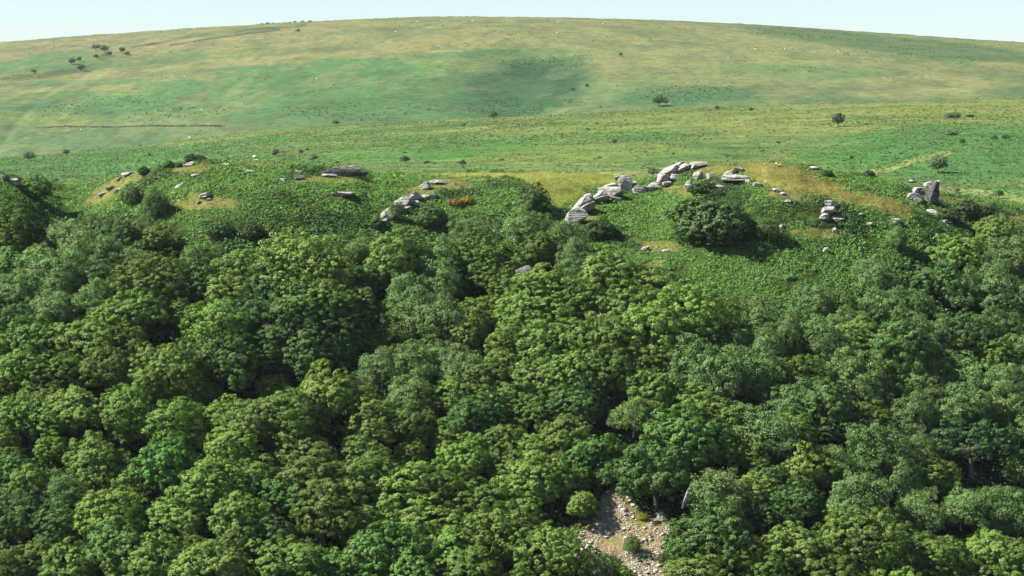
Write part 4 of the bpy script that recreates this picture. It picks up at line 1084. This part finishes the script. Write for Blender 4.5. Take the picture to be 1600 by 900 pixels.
# ------------------------------------------------------------------ two people sitting on the knoll
def skin_obj(name, pts, edges, radii, mat, parent=None, sub=2):
    me = bpy.data.meshes.new(name); me.from_pydata(pts, edges, [])
    o = link(name, me, parent)
    md = o.modifiers.new('skin', 'SKIN'); md.use_smooth_shade = True
    if not me.skin_vertices: me.attributes
    lay = me.skin_vertices[0].data
    for i, r in enumerate(radii):
        lay[i].radius = (r, r) if not isinstance(r, tuple) else r
        lay[i].use_root = (i == 0)
    s = o.modifiers.new('sub', 'SUBSURF'); s.levels = sub; s.render_levels = sub
    me.materials.append(mat)
    return o
SKIN = plain_mat('skin', (0.50, 0.33, 0.25), 0.6, 0.1)
def person(p, rz, top, legs_mat, hair, lab):
    """seated figure, knees drawn up, facing -y; seat at z=0"""
    e = link('person', None, loc=p); e.rotation_euler = (0, 0, rz)
    pts = [(0, 0, .12), (0, .02, .32), (0, .0, .52), (0, -.02, .60), (0, -.05, .66), (0, -.06, .76), (0, -.055, .86),
           (.10, -.02, .12), (.13, -.38, .44), (.13, -.55, .05), (.13, -.70, .04),
           (-.10, -.02, .12), (-.13, -.38, .44), (-.13, -.55, .05), (-.13, -.70, .04),
           (.17, 0, .53), (.24, -.16, .34), (.10, -.40, .42), (.05, -.45, .42),
           (-.17, 0, .53), (-.24, -.16, .34), (-.10, -.40, .42), (-.05, -.45, .42)]
    ed = [(0, 1), (1, 2), (2, 3), (3, 4), (4, 5), (5, 6), (0, 7), (7, 8), (8, 9), (9, 10), (0, 11), (11, 12), (12, 13), (13, 14), (2, 15), (15, 16), (16, 17), (17, 18), (2, 19), (19, 20), (20, 21), (21, 22)]
    ra = [.13, .13, .13, .06, .055, .095, .08, .09, .065, .05, .04, .09, .065, .05, .04, .06, .045, .035, .04, .06, .045, .035, .04]
    skin_obj('body', pts, ed, ra, SKIN, e)
    skin_obj('shirt', [(0, 0, .14), (0, .02, .32), (0, 0, .53), (.18, 0, .53), (.23, -.12, .38), (-.18, 0, .53), (-.23, -.12, .38)], [(0, 1), (1, 2), (2, 3), (3, 4), (2, 5), (5, 6)], [.155, .155, .145, .075, .065, .075, .065], top, e)
    skin_obj('shorts', [(0, 0, .12), (.11, -.02, .12), (.13, -.30, .37), (-.11, -.02, .12), (-.13, -.30, .37)], [(0, 1), (1, 2), (0, 3), (3, 4)], [.16, .115, .09, .115, .09], legs_mat, e)
    skin_obj('hair', [(0, -.02, .84), (0, .0, .90), (0, .03, .80)], [(0, 1), (0, 2)], [.085, .06, .07], hair, e)
    return tag(e, lab, 'person', 'people sitting on the knoll')
white = plain_mat('white_cotton', (0.80, 0.78, 0.76), 0.8, 0.05); red = plain_mat('red_cotton', (0.45, 0.035, 0.03), 0.8, 0.05)
navy = plain_mat('navy_cotton', (0.03, 0.03, 0.08), 0.8, 0.05); sand = plain_mat('pale_cotton', (0.62, 0.55, 0.48), 0.8, 0.05); hair = plain_mat('brown_hair', (0.06, 0.04, 0.03), 0.7, 0.1)
q = on_ground(1213.5, 259); person((q[0], q[1], q[2] + .02), 0.3, white, navy, hair, 'person in white top and navy shorts sitting on the golden knoll')
q = on_ground(1219.5, 259); person((q[0], q[1], q[2] + .02), -0.3, red, sand, hair, 'person in red top and pale shorts sitting on the golden knoll')

# ------------------------------------------------------------------ sheep far off on the hill
wool = plain_mat('wool', (0.78, 0.75, 0.68), 0.95, 0.08, 12)
def sheep_mesh():
    pts = [(0, 0, .72), (.42, 0, .74), (-.40, 0, .72), (.62, 0, .92), (.84, 0, .86), (.38, .16, .36), (.38, .16, .02), (.38, -.16, .36), (.38, -.16, .02), (-.38, .16, .40), (-.40, .16, .02), (-.38, -.16, .40), (-.40, -.16, .02), (-.60, 0, .58)]
    ed = [(0, 1), (0, 2), (1, 3), (3, 4), (1, 5), (5, 6), (1, 7), (7, 8), (2, 9), (9, 10), (2, 11), (11, 12), (2, 13)]
    ra = [.34, .30, .31, .15, .09, .07, .045, .07, .045, .09, .045, .09, .045, .05]
    o = skin_obj('sheep_form', pts, ed, ra, wool, None, 1)
    dg = bpy.context.evaluated_depsgraph_get(); bpy.context.view_layer.update(); dg.update()
    me = bpy.data.meshes.new_from_object(o.evaluated_get(dg)); me.name = 'sheep'
    bpy.data.objects.remove(o)
    return me
SHEEP = [(738, 33, 'near the summit of the far hill, left of the top'), (872, 35, 'near the summit of the far hill, right of the top'), (791, 29, 'highest of all, just under the skyline'), (345, 172, 'low on the hill above the hedge line'),
         (315, 172, 'beside another low on the left hill'), (652, 34, 'high on the left of the summit'), (690, 33, 'high, second from the left of the summit'), (288, 120, 'by the dry grass strip on the left hill'), (495, 124, 'alone in the middle left of the hill'),
         (870, 52, 'below the summit, right of centre'), (1138, 92, 'above the green patch on the right'), (1180, 78, 'in the straw grass on the right shoulder'), (1310, 81, 'far right on the shoulder'), (942, 38, 'right of the summit near the top'),
         (127, 204, 'at the left end of the hedge line'), (296, 216, 'on the bright grass left of centre'), (618, 50, 'in the straw grass left of the summit'), (1226, 78, 'right shoulder, between two others'), (397, 247, 'just beyond the top of the left tor')]
sm = sheep_mesh(); smooth(sm)
for px, py, lab in SHEEP:
    p = hit(px, py, 0, 560, 3000)
    o = link('sheep', sm, loc=(p[0], p[1], float(ground(p[0], p[1]))))
    s = 1.1
    o.scale = (s, s, s); o.rotation_euler = (0, 0, random.choice([0, 3.14]) + random.uniform(-.6, .6))
    tag(o, 'white sheep ' + lab, 'sheep', 'sheep on the moor')

# ------------------------------------------------------------------ haze
def build_haze():
    x0, x1, y0, y1, z0, z1 = -4400, 4400, -310, 6600, -420, 330
    V = np.array([(x, y, z) for z in (z0, z1) for y in (y0, y1) for x in (x0, x1)], float)
    Fq = np.array([[0, 2, 3, 1], [4, 5, 7, 6], [0, 1, 5, 4], [2, 6, 7, 3], [0, 4, 6, 2], [1, 3, 7, 5]])
    me = mesh_np('haze', V, Fq)
    m = bpy.data.materials.new('haze'); m.use_nodes = True
    N, L = m.node_tree.nodes, m.node_tree.links
    N.remove(N['Principled BSDF'])
    v = N.new('ShaderNodeVolumePrincipled')
    v.inputs['Color'].default_value = (0.86, 0.93, 1.0, 1)
    v.inputs['Density'].default_value = HAZE
    v.inputs['Anisotropy'].default_value = 0.2
    L.new(v.outputs[0], N['Material Output'].inputs['Volume'])
    me.materials.append(m)
    tag(link('haze', me), kind='stuff')
if HAZE > 0: build_haze()
